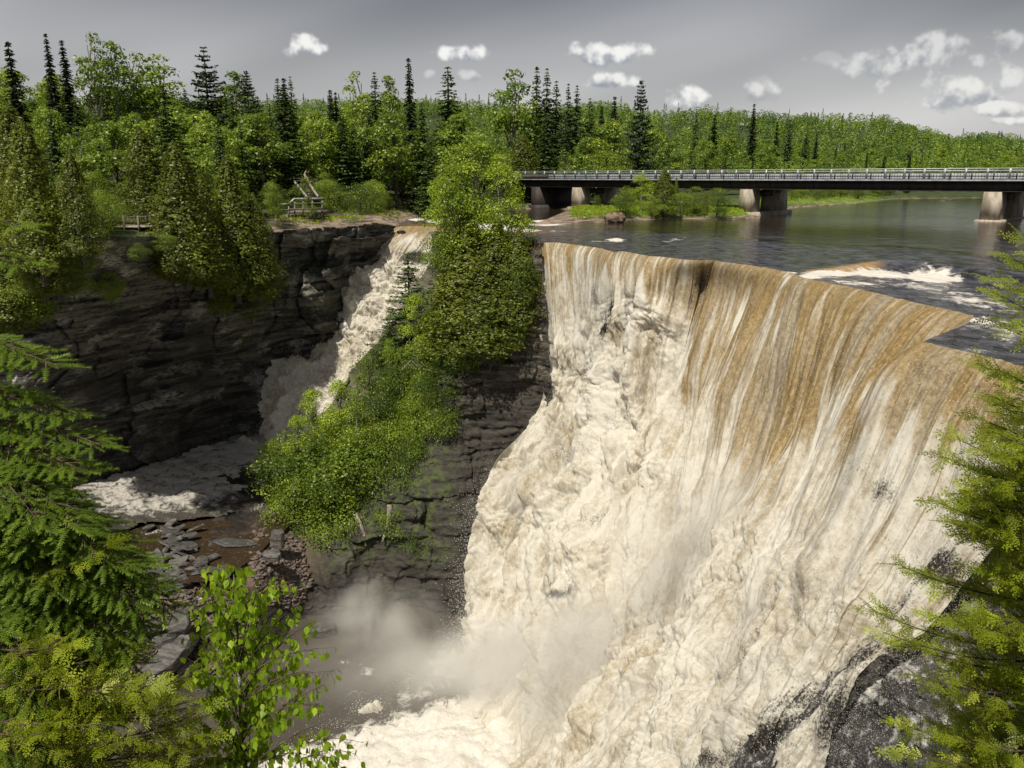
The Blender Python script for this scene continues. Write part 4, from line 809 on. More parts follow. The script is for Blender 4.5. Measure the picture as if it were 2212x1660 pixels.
def conifer(seed, h=16., r=2.6, lv=34, leaf=.42, base=.08, power=.85, droop=.32, fill=1.0, clump=0.0, gap=.0):
    rg = np.random.default_rng(seed); A_ = Acc(); T = Acc(); T.tube([[0, 0, -.6], [0, 0, h*.5], [0, 0, h*.98]], [.016*h, .010*h, .002*h], 7)
    P = []; Nn = []; hue = []
    for l in range(lv):
        u = (l+rg.uniform(-.4, .4))/lv; z = h*(base+(1-base)*u)
        if rg.random() < gap: continue
        R_ = r*max(.03, (1-u))**power*(1+.2*math.sin(l*2.4)) + .12
        if clump and u > .86: R_ = r*clump*(1.2-abs(u-.94)*6)
        nb = max(4, int(5+5*(1-u))); a0 = rg.uniform(0, 6.28)
        for b in range(nb):
            a = a0+b*2*np.pi/nb+rg.normal(0, .16); L = R_*rg.uniform(.68, 1.18); dv = np.array([math.cos(a), math.sin(a), 0]); sd_ = np.array([-dv[1], dv[0], 0])
            zj = rg.normal(0, .018)*h*(1-u); n = max(3, int(L/leaf*5.2*fill)); f = rg.uniform(.08, 1, n)**.8; spread = (1-f*.6)*L*.26
            off = rg.normal(0, 1, n)*spread*.6
            zz = z+zj-droop*L*f**1.3+L*.10*f**3*1.5-rg.random(n)*.18*leaf-np.abs(off)*.25
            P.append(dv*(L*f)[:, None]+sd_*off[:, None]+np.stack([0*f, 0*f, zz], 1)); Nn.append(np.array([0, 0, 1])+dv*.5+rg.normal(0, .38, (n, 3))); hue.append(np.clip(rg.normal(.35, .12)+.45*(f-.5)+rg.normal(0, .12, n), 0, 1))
            if l % 3 == 0 and L > 1: T.tube([[0, 0, z], dv*L*.5+[0, 0, z-droop*L*.4], dv*L*.85+[0, 0, z-droop*L*.75]], [.05, .03, .012], 4)
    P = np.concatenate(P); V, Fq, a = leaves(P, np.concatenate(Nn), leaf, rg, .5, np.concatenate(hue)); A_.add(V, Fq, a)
    return A_.mesh('crown', None), T.mesh('trunk', None)
def cedar(seed, h=10., r=2.0, n=13000, leaf=.17, base=.04):
    rg = np.random.default_rng(seed); A_ = Acc(); T = Acc(); T.tube([[0, 0, -.6], [.05*h*rg.normal()*.2, 0, h*.5], [0, 0, h*.95]], [.018*h, .011*h, .003*h], 7)
    a = rg.uniform(0, 2*np.pi, n); u = rg.uniform(0, 1, n)**1.15*(1-base)+base
    prof = (1-u)**.72*(1+.5*np.sin(np.minimum(u*6, 1.57))*0)*np.minimum(1, .45+u*4)
    q = np.stack([np.cos(a)*1.6, np.sin(a)*1.6, u*h*.55], 1)
    lump = 1+.42*noise(q*1.0+seed)+.36*noise(q*2.3+seed)+.30*noise(q*5+seed)+.15*noise(q*9+seed)
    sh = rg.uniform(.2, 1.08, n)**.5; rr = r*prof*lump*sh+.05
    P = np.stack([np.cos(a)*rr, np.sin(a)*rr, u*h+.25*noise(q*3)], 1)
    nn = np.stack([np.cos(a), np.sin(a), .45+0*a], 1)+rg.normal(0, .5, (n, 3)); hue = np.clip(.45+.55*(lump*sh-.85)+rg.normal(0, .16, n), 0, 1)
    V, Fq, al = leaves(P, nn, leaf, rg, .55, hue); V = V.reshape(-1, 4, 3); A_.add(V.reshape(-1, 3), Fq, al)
    return A_.mesh('crown', None), T.mesh('trunk', None)
PR = {}
def proto(kind, lst, hgt, cm, tm):
    PR[kind] = [(c, t_, hgt) for (c, t_) in lst]
    for c, t_ in lst: c.materials.append(M[cm]); t_.materials.append(M[tm])
proto('broadleaf_tree', [deciduous(k, 12, 6.6, 34, 95, .34) for k in range(6)], 12, 'aspen_leaf', 'bark')
proto('aspen_tree', [deciduous(20+k, 14, 5.2, 34, 62, .36, .3, airy=.35) for k in range(3)], 14, 'aspen_leaf', 'white_bark')
proto('birch_tree', [deciduous(30+k, 11, 4.8, 46, 150, .17, .16, airy=.25) for k in range(3)], 11, 'birch_leaf', 'white_bark')
proto('shrub', [deciduous(40+k, 4, 4.4, 22, 120, .16, .06, airy=.2) for k in range(4)], 4, 'shrub_leaf', 'bark')
proto('bush', [deciduous(50+k, 6, 6.2, 40, 190, .16, .05, airy=.2) for k in range(4)], 6, 'shrub_leaf', 'bark')
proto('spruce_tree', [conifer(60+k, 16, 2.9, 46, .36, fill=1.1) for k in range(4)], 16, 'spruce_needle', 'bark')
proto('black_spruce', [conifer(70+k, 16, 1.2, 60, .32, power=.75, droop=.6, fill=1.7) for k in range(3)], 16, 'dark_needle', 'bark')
proto('pine_tree', [conifer(80+k, 16, 4.2, 30, .42, .25, .8, .05, 1.2, gap=.12) for k in range(2)], 16, 'dark_needle', 'bark')
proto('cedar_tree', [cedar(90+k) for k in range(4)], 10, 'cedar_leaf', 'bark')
proto('fir_tree', [conifer(100+k, 8, 2.5, 26, .20, .04, .9, .15, 1.2) for k in range(2)], 8, 'spruce_needle', 'bark')
trg = np.random.default_rng(11); NTREE = {}
def tree(kind, base, h, label, group=None, w=None, name=None, cat=None, rz=None, var=None):
    L = PR[kind]; k = var if var is not None else int(trg.integers(len(L))); c, t_, ph = L[k % len(L)]
    nm = name or kind; e = empty(nm, base, trg.uniform(0, 6.28) if rz is None else rz); s = h/ph; e.scale = (s*(w or 1), s*(w or 1), s)
    a = bpy.data.objects.new('crown', c); COL.objects.link(a); a.parent = e
    b = bpy.data.objects.new('trunk', t_); COL.objects.link(b); b.parent = e
    tag(e, label, cat or {'black_spruce': 'spruce', 'spruce_tree': 'spruce', 'fir_tree': 'fir', 'pine_tree': 'pine', 'cedar_tree': 'cedar', 'shrub': 'shrub', 'bush': 'shrub'}.get(kind, 'tree'), group)
    NTREE[nm] = NTREE.get(nm, 0)+1; return e
def gtree(kind, px, top, Y, label, group=None, w=None, **k):
    """tree on the land whose top is seen at (px, top) at depth Y"""
    T_ = PY(px, top, Y); z = float(ground_z(T_[0], T_[1])); return tree(kind, (T_[0], T_[1], z-.2), T_[2]-z, label, group, w, **k)
def ptree(kind, px, top, bot, Y, label, group=None, w=None, **k):
    T_ = PY(px, top, Y); B_ = PY(px, bot, Y); return tree(kind, B_, T_[2]-B_[2], label, group, w, **k)
# --- trees that stand out, one by one
def ctree(kind, px, top, bot, label, w=None, grid=None, out=1.0, **k):
    """tree rooted on the rock face seen at (px, bot)"""
    gx_, gy_, GP = grid or CLG; q = (np.abs(gx_-px) < 14) & (gy_ < bot+4) & (gy_ > bot-70); q &= np.isfinite(GP[..., 1])
    Y = float(np.percentile(GP[..., 1][q], 10))-out; return ptree(kind, px, top, bot, Y, label, None, w, **k)
SK = [('black_spruce', 15, 84, 120, 1.2, 'dark pointed spruce on the skyline at the far left edge'), ('black_spruce', 97, 68, 150, 1.0, 'thin black spruce spire, left of the pair on the left skyline'), ('black_spruce', 132, 82, 150, 1.3, 'thicker black spruce spire, right of the pair on the left skyline'),
 ('aspen_tree', 195, 74, 150, .9, 'tall airy aspen breaking the skyline just right of two black spires'), ('aspen_tree', 238, 96, 155, .9, 'shorter airy aspen right of the tallest aspen on the left skyline'), ('aspen_tree', 290, 116, 160, 1.4, 'broad round aspen crown against the sky, left part of the skyline'), ('aspen_tree', 335, 120, 162, 1.3, 'round aspen crown beside the broad one on the left skyline'),
 ('pine_tree', 438, 96, 150, 1.0, 'broad dark pine rising alone from the left forest'), ('pine_tree', 530, 146, 165, .8, 'small dark pine on the skyline right of the broad pine'), ('aspen_tree', 505, 160, 170, 1.2, 'low round crown on the skyline beside the small dark pine'),
 ('spruce_tree', 598, 162, 160, .9, 'dense dark spruce, left one of the skyline group left of the gap'), ('black_spruce', 612, 165, 168, 1.6, 'pointed spruce, middle of the skyline group left of the gap'), ('spruce_tree', 626, 160, 172, .7, 'slim dark spruce, right end of the skyline group left of the gap'),
 ('black_spruce', 712, 190, 165, 1.3, 'left twin of two short black spires in the skyline gap'), ('black_spruce', 724, 196, 166, 1.1, 'right twin of two short black spires in the skyline gap'),
 ('aspen_tree', 768, 160, 175, 1.0, 'pale loose aspen left of the tall dark spruce over the cascade'), ('spruce_tree', 808, 150, 165, .9, 'tall dark spruce left of the narrowest spire'), ('aspen_tree', 840, 172, 185, .8, 'small tree top between the dark spruce and the narrow spire'),
 ('black_spruce', 882, 119, 165, 1.0, 'very narrow black spruce spire, tallest in the middle of the photo'), ('spruce_tree', 967, 138, 170, 1.25, 'broad triangular spruce standing clear of the canopy'),
 ('aspen_tree', 1110, 154, 225, 1.1, 'rounded leafy tree top above the start of the bridge'), ('spruce_tree', 1160, 136, 230, .8, 'left of two tall spruces side by side above the bridge'), ('spruce_tree', 1182, 142, 232, .8, 'right of two tall spruces side by side above the bridge'), ('spruce_tree', 1202, 170, 235, .9, 'lower spruce against the right side of the tall pair'),
 ('spruce_tree', 1228, 176, 238, .7, 'left of two medium spruces right of the tall pair'), ('spruce_tree', 1247, 180, 240, .8, 'right of two medium spruces right of the tall pair'), ('spruce_tree', 1275, 208, 240, 1.0, 'bushy spruce below the two medium spruces'), ('black_spruce', 1328, 206, 250, 1.3, 'short double black spire before the far hill'),
 ('pine_tree', 1386, 166, 215, .62, 'tall open spruce with tiered branches, rightmost above the skyline'), ('black_spruce', 1300, 225, 245, 1.0, 'thin dark spire left of the tall tiered spruce'),
 ('spruce_tree', 1505, 232, 290, .6, 'small spruce in the bright trees left of the middle pier'), ('black_spruce', 1630, 222, 330, 1.2, 'dark spire on the far hillside above the middle pier'), ('spruce_tree', 1708, 254, 320, .8, 'dark tiered spruce among bright trees above the middle pier'), ('black_spruce', 1680, 262, 320, 1.2, 'thin dark spruce just left of the tiered one'),
 ('spruce_tree', 1745, 265, 330, .8, 'slim spruce right of the tiered one above the bridge'), ('black_spruce', 1765, 288, 330, 1.2, 'short dark spire right of the slim spruce'), ('black_spruce', 1545, 245, 300, 1.4, 'pointed spruce above the bright trees left of the middle pier')]
for (k_, a_, b_, Y_, w_, lab) in SK: gtree(k_, a_, b_, Y_, lab, None, w_)
# --- mid-distance front of the forest
FR = [('spruce_tree', 350, 176, 100, 1.35, 'very large dark spruce rising behind the cedars by the boardwalk'), ('cedar_tree', 300, 275, 99, 1.7, 'tall olive cedar left of the large dark spruce'), ('cedar_tree', 218, 410, 97, 1.3, 'low cedar in front of the boardwalk gap'),
 ('cedar_tree', 20, 225, 93, 1.6, 'olive cedar at the left edge of the photo'), 
 
 ('spruce_tree', 610, 180, 135, 1.3, 'large dark spruce behind the viewing platform'), ('spruce_tree', 500, 205, 140, 1.2, 'dark spruce in the forest behind the pale cedar'), ('spruce_tree', 545, 230, 130, 1.1, 'mid green spruce left of the large one behind the platform'), ('broadleaf_tree', 450, 270, 130, 1.2, 'bright leafy tree between two dark spruces above the pale cedar'),
 ('broadleaf_tree', 690, 250, 140, 1.0, 'light green tree right of the stairway'), ('spruce_tree', 735, 235, 140, 1.1, 'green spruce at the forest edge left of the cascade head'), ('broadleaf_tree', 790, 270, 145, 1.2, 'dark leafy tree at the shady forest edge above the cascade'), ('broadleaf_tree', 850, 250, 150, 1.2, 'tall leafy tree above the head of the cascade'), ('spruce_tree', 910, 215, 152, 1.0, 'spruce in the shade behind the island birches'),
 ('spruce_tree', 930, 290, 145, 1.2, 'lower spruce just left of the island birches'), ('broadleaf_tree', 1000, 250, 160, 1.1, 'leafy tree right behind the island birches'), ('cedar_tree', 1130, 290, 205, 2.0, 'rounded olive cedar at the left end of the bridge'), ('spruce_tree', 1180, 240, 215, 1.0, 'dark spruce behind the left end of the bridge'), ('spruce_tree', 1218, 255, 215, 1.0, 'dark spruce left of the bright tree over the bridge'),
 ('broadleaf_tree', 1320, 262, 225, 1.0, 'bright yellow green tree behind the bridge, left of the tiered spruce'), ('bush', 1310, 335, 212, 1.3, 'bright bush just above the bridge rail'), ('broadleaf_tree', 1270, 300, 220, 1.0, 'olive tree behind the bridge left of the bright one'), ('broadleaf_tree', 1420, 280, 235, 1.0, 'mid green tree right of the tiered spruce'),
 ('broadleaf_tree', 1525, 300, 260, .8, 'light green round tree behind the bridge, left of the middle pier'), ('broadleaf_tree', 1575, 292, 270, .9, 'yellow green tree behind the bridge above the middle pier'), ('broadleaf_tree', 1660, 305, 280, 1.0, 'round light green tree right of the middle pier')]
for (k_, a_, b_, Y_, w_, lab) in FR: gtree(k_, a_, b_, Y_, lab, None, w_)
for (px_, top_, bot_, w_, lab) in [(405, 310, 610, 1.5, 'broad olive cedar right of the large dark spruce, rooted on the cliff'), (95, 260, 600, 1.3, 'tall olive cedar at the left, in front of the end of the boardwalk'), (180, 330, 560, 1.3, 'broad olive cedar in front of the left part of the boardwalk'), (40, 420, 700, 1.5, 'spreading cedar near the left edge reaching far down the cliff'), (130, 440, 640, 1.4, 'dark cedar overhanging the cliff below the boardwalk'),
   (455, 380, 630, 1.4, 'olive cedar between the broad cedar and the pale pointed cedar'), (515, 340, 640, 1.25, 'pale pointed cedar standing at the cliff edge'), (562, 420, 620, 1.2, 'shorter cedar right of the pale pointed cedar')]:
    ctree('cedar_tree', px_, top_, bot_, lab, w_, out=1.6)
# --- the mass of the forest
used = []
def scatter(n, kinds, pxr, Yr_, hr, label, group, wr=(.8, 1.2), mind=3.2, dmin=3.0, power=1.0):
    cnt = 0; tries = 0
    while cnt < n and tries < n*60:
        tries += 1; a = trg.uniform(*pxr); Y = Yr_[0]+(Yr_[1]-Yr_[0])*trg.random()**power; X = (a-1106)/F*(Y*CT+H*ST)
        if (245 < a < 352 and Y < 104) or (585 < a < 715 and Y < 124): continue
        if any((X-u[0])**2+(Y-u[1])**2 < mind*mind for u in used[-500:]): continue
        d = float(land_d(np.array([X]), np.array([Y]))[0])
        if d < dmin: continue
        z = float(ground_z(X, Y)); kd = kinds[int(trg.integers(len(kinds)))]; h = trg.uniform(*hr)*(1.15 if 'spruce' in kd else 1)
        tree(kd, (X, Y, z-.3), h, label[kd] if isinstance(label, dict) else label, (group+', '+kd.replace('_', ' ')+'s'), trg.uniform(*wr)); used.append((X, Y)); cnt += 1
LB = lambda where: {'broadleaf_tree': 'leafy green tree in the mass of the forest '+where, 'spruce_tree': 'dark pointed spruce in the mass of the forest '+where, 'aspen_tree': 'airy aspen in the mass of the forest '+where, 'cedar_tree': 'olive cedar in the mass of the forest '+where, 'black_spruce': 'narrow black spruce in the mass of the forest '+where, 'bush': 'low leafy bush '+where, 'shrub': 'small shrub '+where}
scatter(78, ['broadleaf_tree', 'broadleaf_tree', 'aspen_tree', 'spruce_tree'], (-60, 640), (108, 185), (10, 14), LB('rising on the left slope'), 'forest on the left slope')
scatter(50, ['broadleaf_tree', 'broadleaf_tree', 'aspen_tree', 'spruce_tree'], (560, 1010), (136, 215), (10, 14.5), LB('above the left cascade'), 'forest above the cascade', dmin=6)
scatter(60, ['broadleaf_tree', 'broadleaf_tree', 'spruce_tree', 'aspen_tree'], (900, 1480), (206, 300), (11, 15), LB('behind the left half of the bridge'), 'forest behind the left half of the bridge', mind=4, dmin=5)
scatter(75, ['broadleaf_tree', 'broadleaf_tree', 'broadleaf_tree', 'black_spruce'], (1440, 2260), (285, 400), (9, 13), LB('behind the right half of the bridge'), 'forest behind the right half of the bridge', mind=4.5, dmin=4, wr=(.9, 1.4))
scatter(34, ['cedar_tree', 'bush', 'bush'], (-40, 600), (88, 112), (3.5, 6.5), LB('along the top of the left cliff'), 'low growth along the left cliff top', mind=2.6, dmin=1.5)
scatter(22, ['bush', 'shrub'], (560, 1010), (126, 150), (3, 5.5), LB('at the shady forest edge above the cascade'), 'undergrowth above the cascade', mind=2.5, dmin=4)
scatter(34, ['bush', 'shrub'], (1640, 1960), (195, 285), (3, 5.5), LB('on the far bank seen under the bridge'), 'bushes on the far bank under the bridge', mind=3, dmin=2.5)
# shrubs on the islet by the bridge piers
for (k_, a_, t_, b_, Y_, w_, lab) in [('birch_tree', 1385, 376, 462, 146, 1.5, 'light green young birch on the bank in front of the bridge'), ('cedar_tree', 1432, 366, 464, 144, 1.9, 'pointed olive cedar in front of the bridge deck'), ('bush', 1350, 408, 465, 146, 1.1, 'bush left of the pointed cedar on the green bank'), ('cedar_tree', 1458, 385, 464, 148, .7, 'small slim cedar right of the pointed one'),
   ('bush', 1500, 408, 462, 152, 1.3, 'bush under the bridge left of the middle pier'), ('bush', 1548, 412, 465, 158, 1.3, 'dark bush just left of the middle pier'), ('cedar_tree', 1522, 415, 468, 146, 1.0, 'small cedar at the water edge left of the middle pier'), ('shrub', 1290, 422, 452, 160, .6, 'thin sapling beside the left bridge pier'), ('shrub', 1408, 430, 468, 141, 1.4, 'low shrub at the water edge below the pointed cedar'),
   ('bush', 1470, 420, 468, 143, 1.3, 'low bush right of the pointed cedar at the water edge')]:
    B_ = PZ(a_, b_, .8); Y_ = B_[1]; ptree(k_, a_, t_, b_, Y_, lab, None, w_)
# --- island
IS = [('birch_tree', 992, 325, 600, 91, 1.15, 'left tall light green birch on top of the island'), ('birch_tree', 1032, 302, 590, 92, 1.05, 'tallest middle birch on top of the island'), ('birch_tree', 1085, 345, 600, 90, 1.1, 'right birch on top of the island, beside the bridge end'), ('birch_tree', 962, 385, 600, 93, 1.0, 'small leaning birch at the left side of the island top'), ('birch_tree', 1108, 410, 620, 90, .9, 'short bright birch at the right shoulder of the island'),
 ('cedar_tree', 1010, 470, 735, 90, 1.8, 'broad olive cedar under the birches, left side of the island'), ('cedar_tree', 1075, 480, 730, 89, 1.7, 'dense olive cedar in the middle of the island top'), ('cedar_tree', 1120, 500, 700, 88, 1.7, 'cedar at the right edge of the island beside the main fall'), ('cedar_tree', 1045, 560, 770, 87.5, 2.2, 'low dark cedar over the layered rock face'), ('cedar_tree', 985, 560, 770, 90, 2.0, 'cedar behind the spiky fir on the island'),
 ('fir_tree', 888, 540, 775, 95, 1.15, 'spiky dark fir standing against the left cascade'), ('fir_tree', 845, 665, 800, 97, 1.1, 'lower spreading fir over the left cascade'), ('fir_tree', 935, 600, 780, 93, .9, 'small fir right of the spiky fir'),
 ('bush', 965, 480, 600, 91, 1.0, 'leafy bush at the left shoulder of the island under the birches'), ('bush', 1125, 560, 660, 87, .8, 'bush at the right edge of the island touching the main fall'), ('bush', 1040, 640, 740, 86.5, .9, 'bright bush in front of the low dark cedar'), ('shrub', 1110, 690, 750, 86.2, .9, 'shrub over the right end of the layered rock band'),
 ('bush', 960, 640, 740, 90.5, 1.0, 'bright leafy bush right of the spiky fir'), ('bush', 930, 715, 830, 91, 1.0, 'mid green bush below the firs'), ('bush', 1000, 700, 810, 88, .9, 'leafy bush hanging over the layered rock'), ('shrub', 1060, 720, 790, 87.2, 1.0, 'small shrub on the lip of the layered rock face'), ('bush', 880, 760, 880, 91.5, .9, 'feathery bush on the island spine'), ('bush', 850, 800, 930, 90, .9, 'green bush on the island spine above the leaning twig'),
 ('bush', 905, 820, 950, 88.5, .8, 'bush on the right side of the island spine'), ('shrub', 800, 760, 850, 96, .8, 'dark shrub at the cascade edge of the island'), ('birch_tree', 740, 825, 1040, 90, .95, 'leafy tree leaning over the foot of the left cascade'), ('birch_tree', 690, 845, 1060, 90, .9, 'leafy tree at the upper left of the island clump'), ('bush', 640, 940, 1090, 88.5, 1.1, 'bright bush reaching out over the rushing stream'), ('bush', 700, 940, 1110, 86.5, 1.2, 'large rounded bush in the middle of the island clump'),
 ('bush', 780, 930, 1090, 86, 1.1, 'yellow green bush at the right of the island clump'), ('bush', 840, 920, 1040, 86.5, .9, 'lit bush below the island spine'), ('bush', 655, 1040, 1180, 85, 1.0, 'bush at the foot of the clump beside the reddish scree'), ('bush', 720, 1060, 1190, 83.5, 1.1, 'lower bush of the clump above the dark overhang'), ('bush', 800, 1040, 1140, 84, .9, 'shaded bush at the lower right of the clump'), ('bush', 870, 1000, 1110, 84, .8, 'dark bush on the shaded face right of the clump'),
 ('bush', 830, 880, 1000, 88.5, .9, 'dense bush in the middle of the island spine'), ('bush', 900, 870, 990, 87.5, .8, 'olive bush above the dark island face'), ('bush', 950, 780, 880, 88.2, .9, 'bush at the left end of the layered rock band'), ('bush', 760, 960, 1120, 86, 1.2, 'deep green bush behind the yellow green one in the clump'), ('bush', 850, 860, 960, 90, .9, 'bush hiding the island spine below the dead branch'), ('shrub', 960, 880, 950, 86.5, 1.1, 'shrub hanging on the shaded island face under the rock band'), ('bush', 600, 960, 1060, 90, .8, 'light bush at the upper left tip of the clump'), ('bush', 880, 960, 1080, 85, .8, 'shaded bush right of the clump'),
 ('birch_tree', 905, 640, 880, 91, .7, 'upright light green tree between the firs and the island spine'), ('birch_tree', 850, 740, 930, 91.5, .7, 'upright leafy tree on the upper spine of the island'), ('birch_tree', 780, 850, 1060, 88, .8, 'upright leafy tree in the centre of the island clump'), ('cedar_tree', 815, 880, 1040, 88, 1.0, 'narrow cedar poking out of the island clump'), ('birch_tree', 650, 900, 1080, 87.5, .75, 'light slender tree at the left of the island clump'),
 ('shrub', 640, 1140, 1240, 83.5, .8, 'drooping shrub low on the island foot'), ('shrub', 900, 960, 1020, 85.5, .9, 'olive shrub on the dark island face'), ('shrub', 850, 1100, 1160, 81.5, 1.2, 'yellowish shrub low on the dark island face'), ('shrub', 930, 1040, 1090, 83, 1.0, 'faint shrub on the dark island face near the main fall'), ('shrub', 905, 1150, 1200, 80, 1.2, 'low olive plant on the dark rock above the mist'), ('shrub', 760, 880, 950, 92, .9, 'dark shrub at the top of the island clump'),
 ('bush', 1010, 620, 700, 89, 1.1, 'olive bush among the cedars in the middle of the island'), ('bush', 1095, 620, 700, 87.6, 1.0, 'dark bush under the right cedar'), ('bush', 600, 1000, 1100, 89, .6, 'outermost bush over the stream at the left tip'), ('shrub', 690, 1190, 1270, 82, 1.0, 'shrub above the pool at the island foot')]
for (k_, a_, t_, b_, Y_, w_, lab) in IS: ptree(k_, a_, t_, b_, Y_, lab, None, w_)
# pale dead twig on the island, roots on the dark face
a = Acc(); q0 = PY(868, 800, 89); q1 = PY(905, 768, 88.5); a.tube([q0, (q0+q1)/2+[0, 0, .2], q1], [.07, .05, .015], 5)
for k in range(6): b = q0+(q1-q0)*(.3+.1*k); a.tube([b, b+[.4+.2*k, 0, -.7-.1*k]], [.03, .01], 4)
tag(link('dead_branch', a.mesh('dead_branch', M['log'])), 'pale dead branch arching over the island spine', 'branch')
for (x0, y0, x1, y1, r_) in ((842, 1090, 826, 1170, .35), (768, 1110, 790, 1180, .28)):
    a = Acc(); a.tube([PY(x0, y0, 81.6), PY((x0+x1)/2+5, (y0+y1)/2, 81), PY(x1, y1, 80.4)], [r_, r_*.8, r_*.3], 7); tag(link('tree_root', a.mesh('tree_root', M['log'])), 'pale bare root hanging from the overhang' + (' at the right, brightest' if x0 > 800 else ' at the left, greyer'), 'root')
# shrubs on the left cliff face
for (k_, a_, t_, b_, Y_, w_, lab) in [('cedar_tree', 372, 440, 600, 96, 1.4, 'cedar hanging over the cliff edge just right of the boardwalk'), ('cedar_tree', 400, 450, 615, 98, 1.6, 'dull olive cedar on the cliff edge below the large dark spruce'), ('cedar_tree', 560, 440, 650, 106, 1.5, 'cedar draped over the cliff nearest to the cascade'), ('cedar_tree', 592, 490, 620, 108, 1.4, 'small cedar at the bend of the cliff above the cascade'), ('cedar_tree', 100, 480, 640, 88, 2.0, 'dark olive cedar hanging over the left cliff under the boardwalk'), ('bush', 160, 540, 640, 90, 1.0, 'olive bush hanging on the cliff left of the bright green one'), ('cedar_tree', 35, 570, 720, 85, 1.9, 'lowest dark cedar at the left end of the cliff'), ('cedar_tree', 480, 560, 680, 101.5, 1.3, 'thin cedar low on the cliff right of the pale rock'),
   ('bush', 240, 590, 660, 92.5, .9, 'bright green bush hanging on the dark left cliff'), ('shrub', 572, 628, 672, 104.5, .8, 'small bright shrub on the cliff beside the cascade'), ('shrub', 545, 650, 700, 104, .8, 'dull shrub on the cliff left of the small bright one'), ('bush', 60, 580, 700, 84.5, 1.3, 'dark cedar-like bush hanging at the far left of the cliff'), ('cedar_tree', 20, 500, 660, 84, 2.2, 'dark cedar clinging to the far left end of the cliff'),
   ('bush', 360, 510, 545, 95, 1.6, 'low green bush on the cliff edge below the boardwalk'), ('bush', 420, 500, 600, 98, .9, 'olive bush hanging over the cliff below the broad cedar'), ('cedar_tree', 455, 480, 610, 99, 2.0, 'olive cedar hanging down over the cliff'), ('cedar_tree', 520, 520, 640, 101.5, 1.6, 'low olive cedar draped over the cliff, right of the hanging one'), ('bush', 300, 528, 562, 95, 1.4, 'yellow green bush on the bare patch of cliff top'),
   ('bush', 180, 520, 590, 90.5, 1.2, 'olive bush at the cliff edge under the boardwalk'), ('shrub', 600, 425, 475, 113, .9, 'bright sapling in front of the viewing platform steps'), ('shrub', 668, 428, 470, 116.5, .8, 'yellow green sapling in front of the viewing platform'), ('bush', 590, 400, 470, 110, .7, 'bright bush left of the viewing platform')]:
    (ctree(k_, a_, t_, b_, lab, w_) if a_ < 585 and b_ > 540 else ptree(k_, a_, t_, b_, Y_, lab, None, w_))
# --- far forest mass: one object
def lowcrowns(n, seed):
    rg = np.random.default_rng(seed); Vs = []; As = []; cnt = 0
    X = []; Yv = []
    while len(X) < n:
        a = rg.uniform(-150, 2420); Y = math.sqrt(rg.uniform(215**2, 800**2)) if rg.random() < .7 else rg.uniform(205, 420)
        X.append((a-1106)/F*(Y*CT+H*ST)); Yv.append(Y)
    X = np.array(X); Yv = np.array(Yv); d = land_d(X, Yv); a_ = 1106+F*X/(Yv*CT+H*ST)
    ok = (d > 7) & ~((a_ > 1420) & (Yv < 300)) & ~((a_ < 1010) & (Yv < 150)); X = X[ok]; Yv = Yv[ok]; Z = ground_z(X, Yv, d[ok]); n = len(X)
    con = rg.random(n) < np.where(a_[ok] < 1500, .16, .09)*(1+2*noise(np.stack([X*.03, Yv*.03, 0*X+5], 1))); h = np.where(con, rg.uniform(10, 16, n), rg.uniform(7, 12, n)); w = np.where(con, rg.uniform(2.4, 3.6, n), rg.uniform(4, 12, n))
    per = np.where(Yv < 380, 300, 150); hue = np.clip(.44+.9*noise(np.stack([X*.02, Yv*.02, 0*X], 1))+rg.normal(0, .2, n)+.2*(Yv < 380), .05, .85)*np.where(con, .12, 1)
    idx = np.repeat(np.arange(n), per); m_ = len(idx); u = rg.random(m_); an = rg.uniform(0, 2*np.pi, m_); cn = con[idx]
    prof = np.where(cn, (1-u)**.9, np.sin(np.pi*np.clip(u*.8+.18, 0, 1))**.6); lump = 1+.35*noise(np.stack([np.cos(an)*1.3+idx*.7, np.sin(an)*1.3, u*4], 1)*1.3)
    rr = w[idx]/2*prof*lump*rg.uniform(.7, 1.05, m_); P = np.stack([X[idx]+np.cos(an)*rr, Yv[idx]+np.sin(an)*rr, Z[idx]+h[idx]*(.22+.78*u)], 1)
    nn = np.stack([np.cos(an), np.sin(an), .5+u*.9], 1)+rg.normal(0, .35, (m_, 3)); sz = np.where(cn, .6, .8)*np.where(Yv[idx] < 380, .72, 1.1)
    V, Fq, al = leaves(P, nn, sz, rg, .75, np.clip(hue[idx]+rg.normal(0, .12, m_), 0, 1)); return V, Fq, al
V, Fq, al = lowcrowns(5200, 3)
tag(link('far_forest', mesh('far_forest', V, Fq, M['far_leaf'], {'rnd': al})), kind='stuff')
# --- grass and low herbs on the bank
rg = np.random.default_rng(8); Ps = []
for (x0, x1, y0, y1, n) in ((1235, 1600, 452, 482, 5200), (1600, 1960, 430, 470, 2600), (290, 420, 515, 548, 1500), (600, 800, 478, 500, 500), (690, 960, 455, 475, 500)):
    a_ = rg.uniform(x0, x1, n); b_ = rg.uniform(y0, y1, n); W_l = PZ(a_, b_, .6); d = land_d(W_l[:, 0], W_l[:, 1]); k = d > 1.2; W_l = W_l[k]; W_l[:, 2] = ground_z(W_l[:, 0], W_l[:, 1], d[k]); Ps.append(W_l)
P = np.concatenate(Ps); q = np.repeat(P, 6, 0)+rg.normal(0, .35, (len(P)*6, 3))*[1, 1, .25]+[0, 0, .22]; nn = rg.normal(0, 1, q.shape)*[1, 1, .3]
V, Fq, al = leaves(q, nn, .42, rg, .3, np.clip(rg.normal(.6, .2, len(q)), 0, 1)); tag(link('grass', mesh('grass', V, Fq, M['birch_leaf'], {'rnd': al})), kind='stuff')
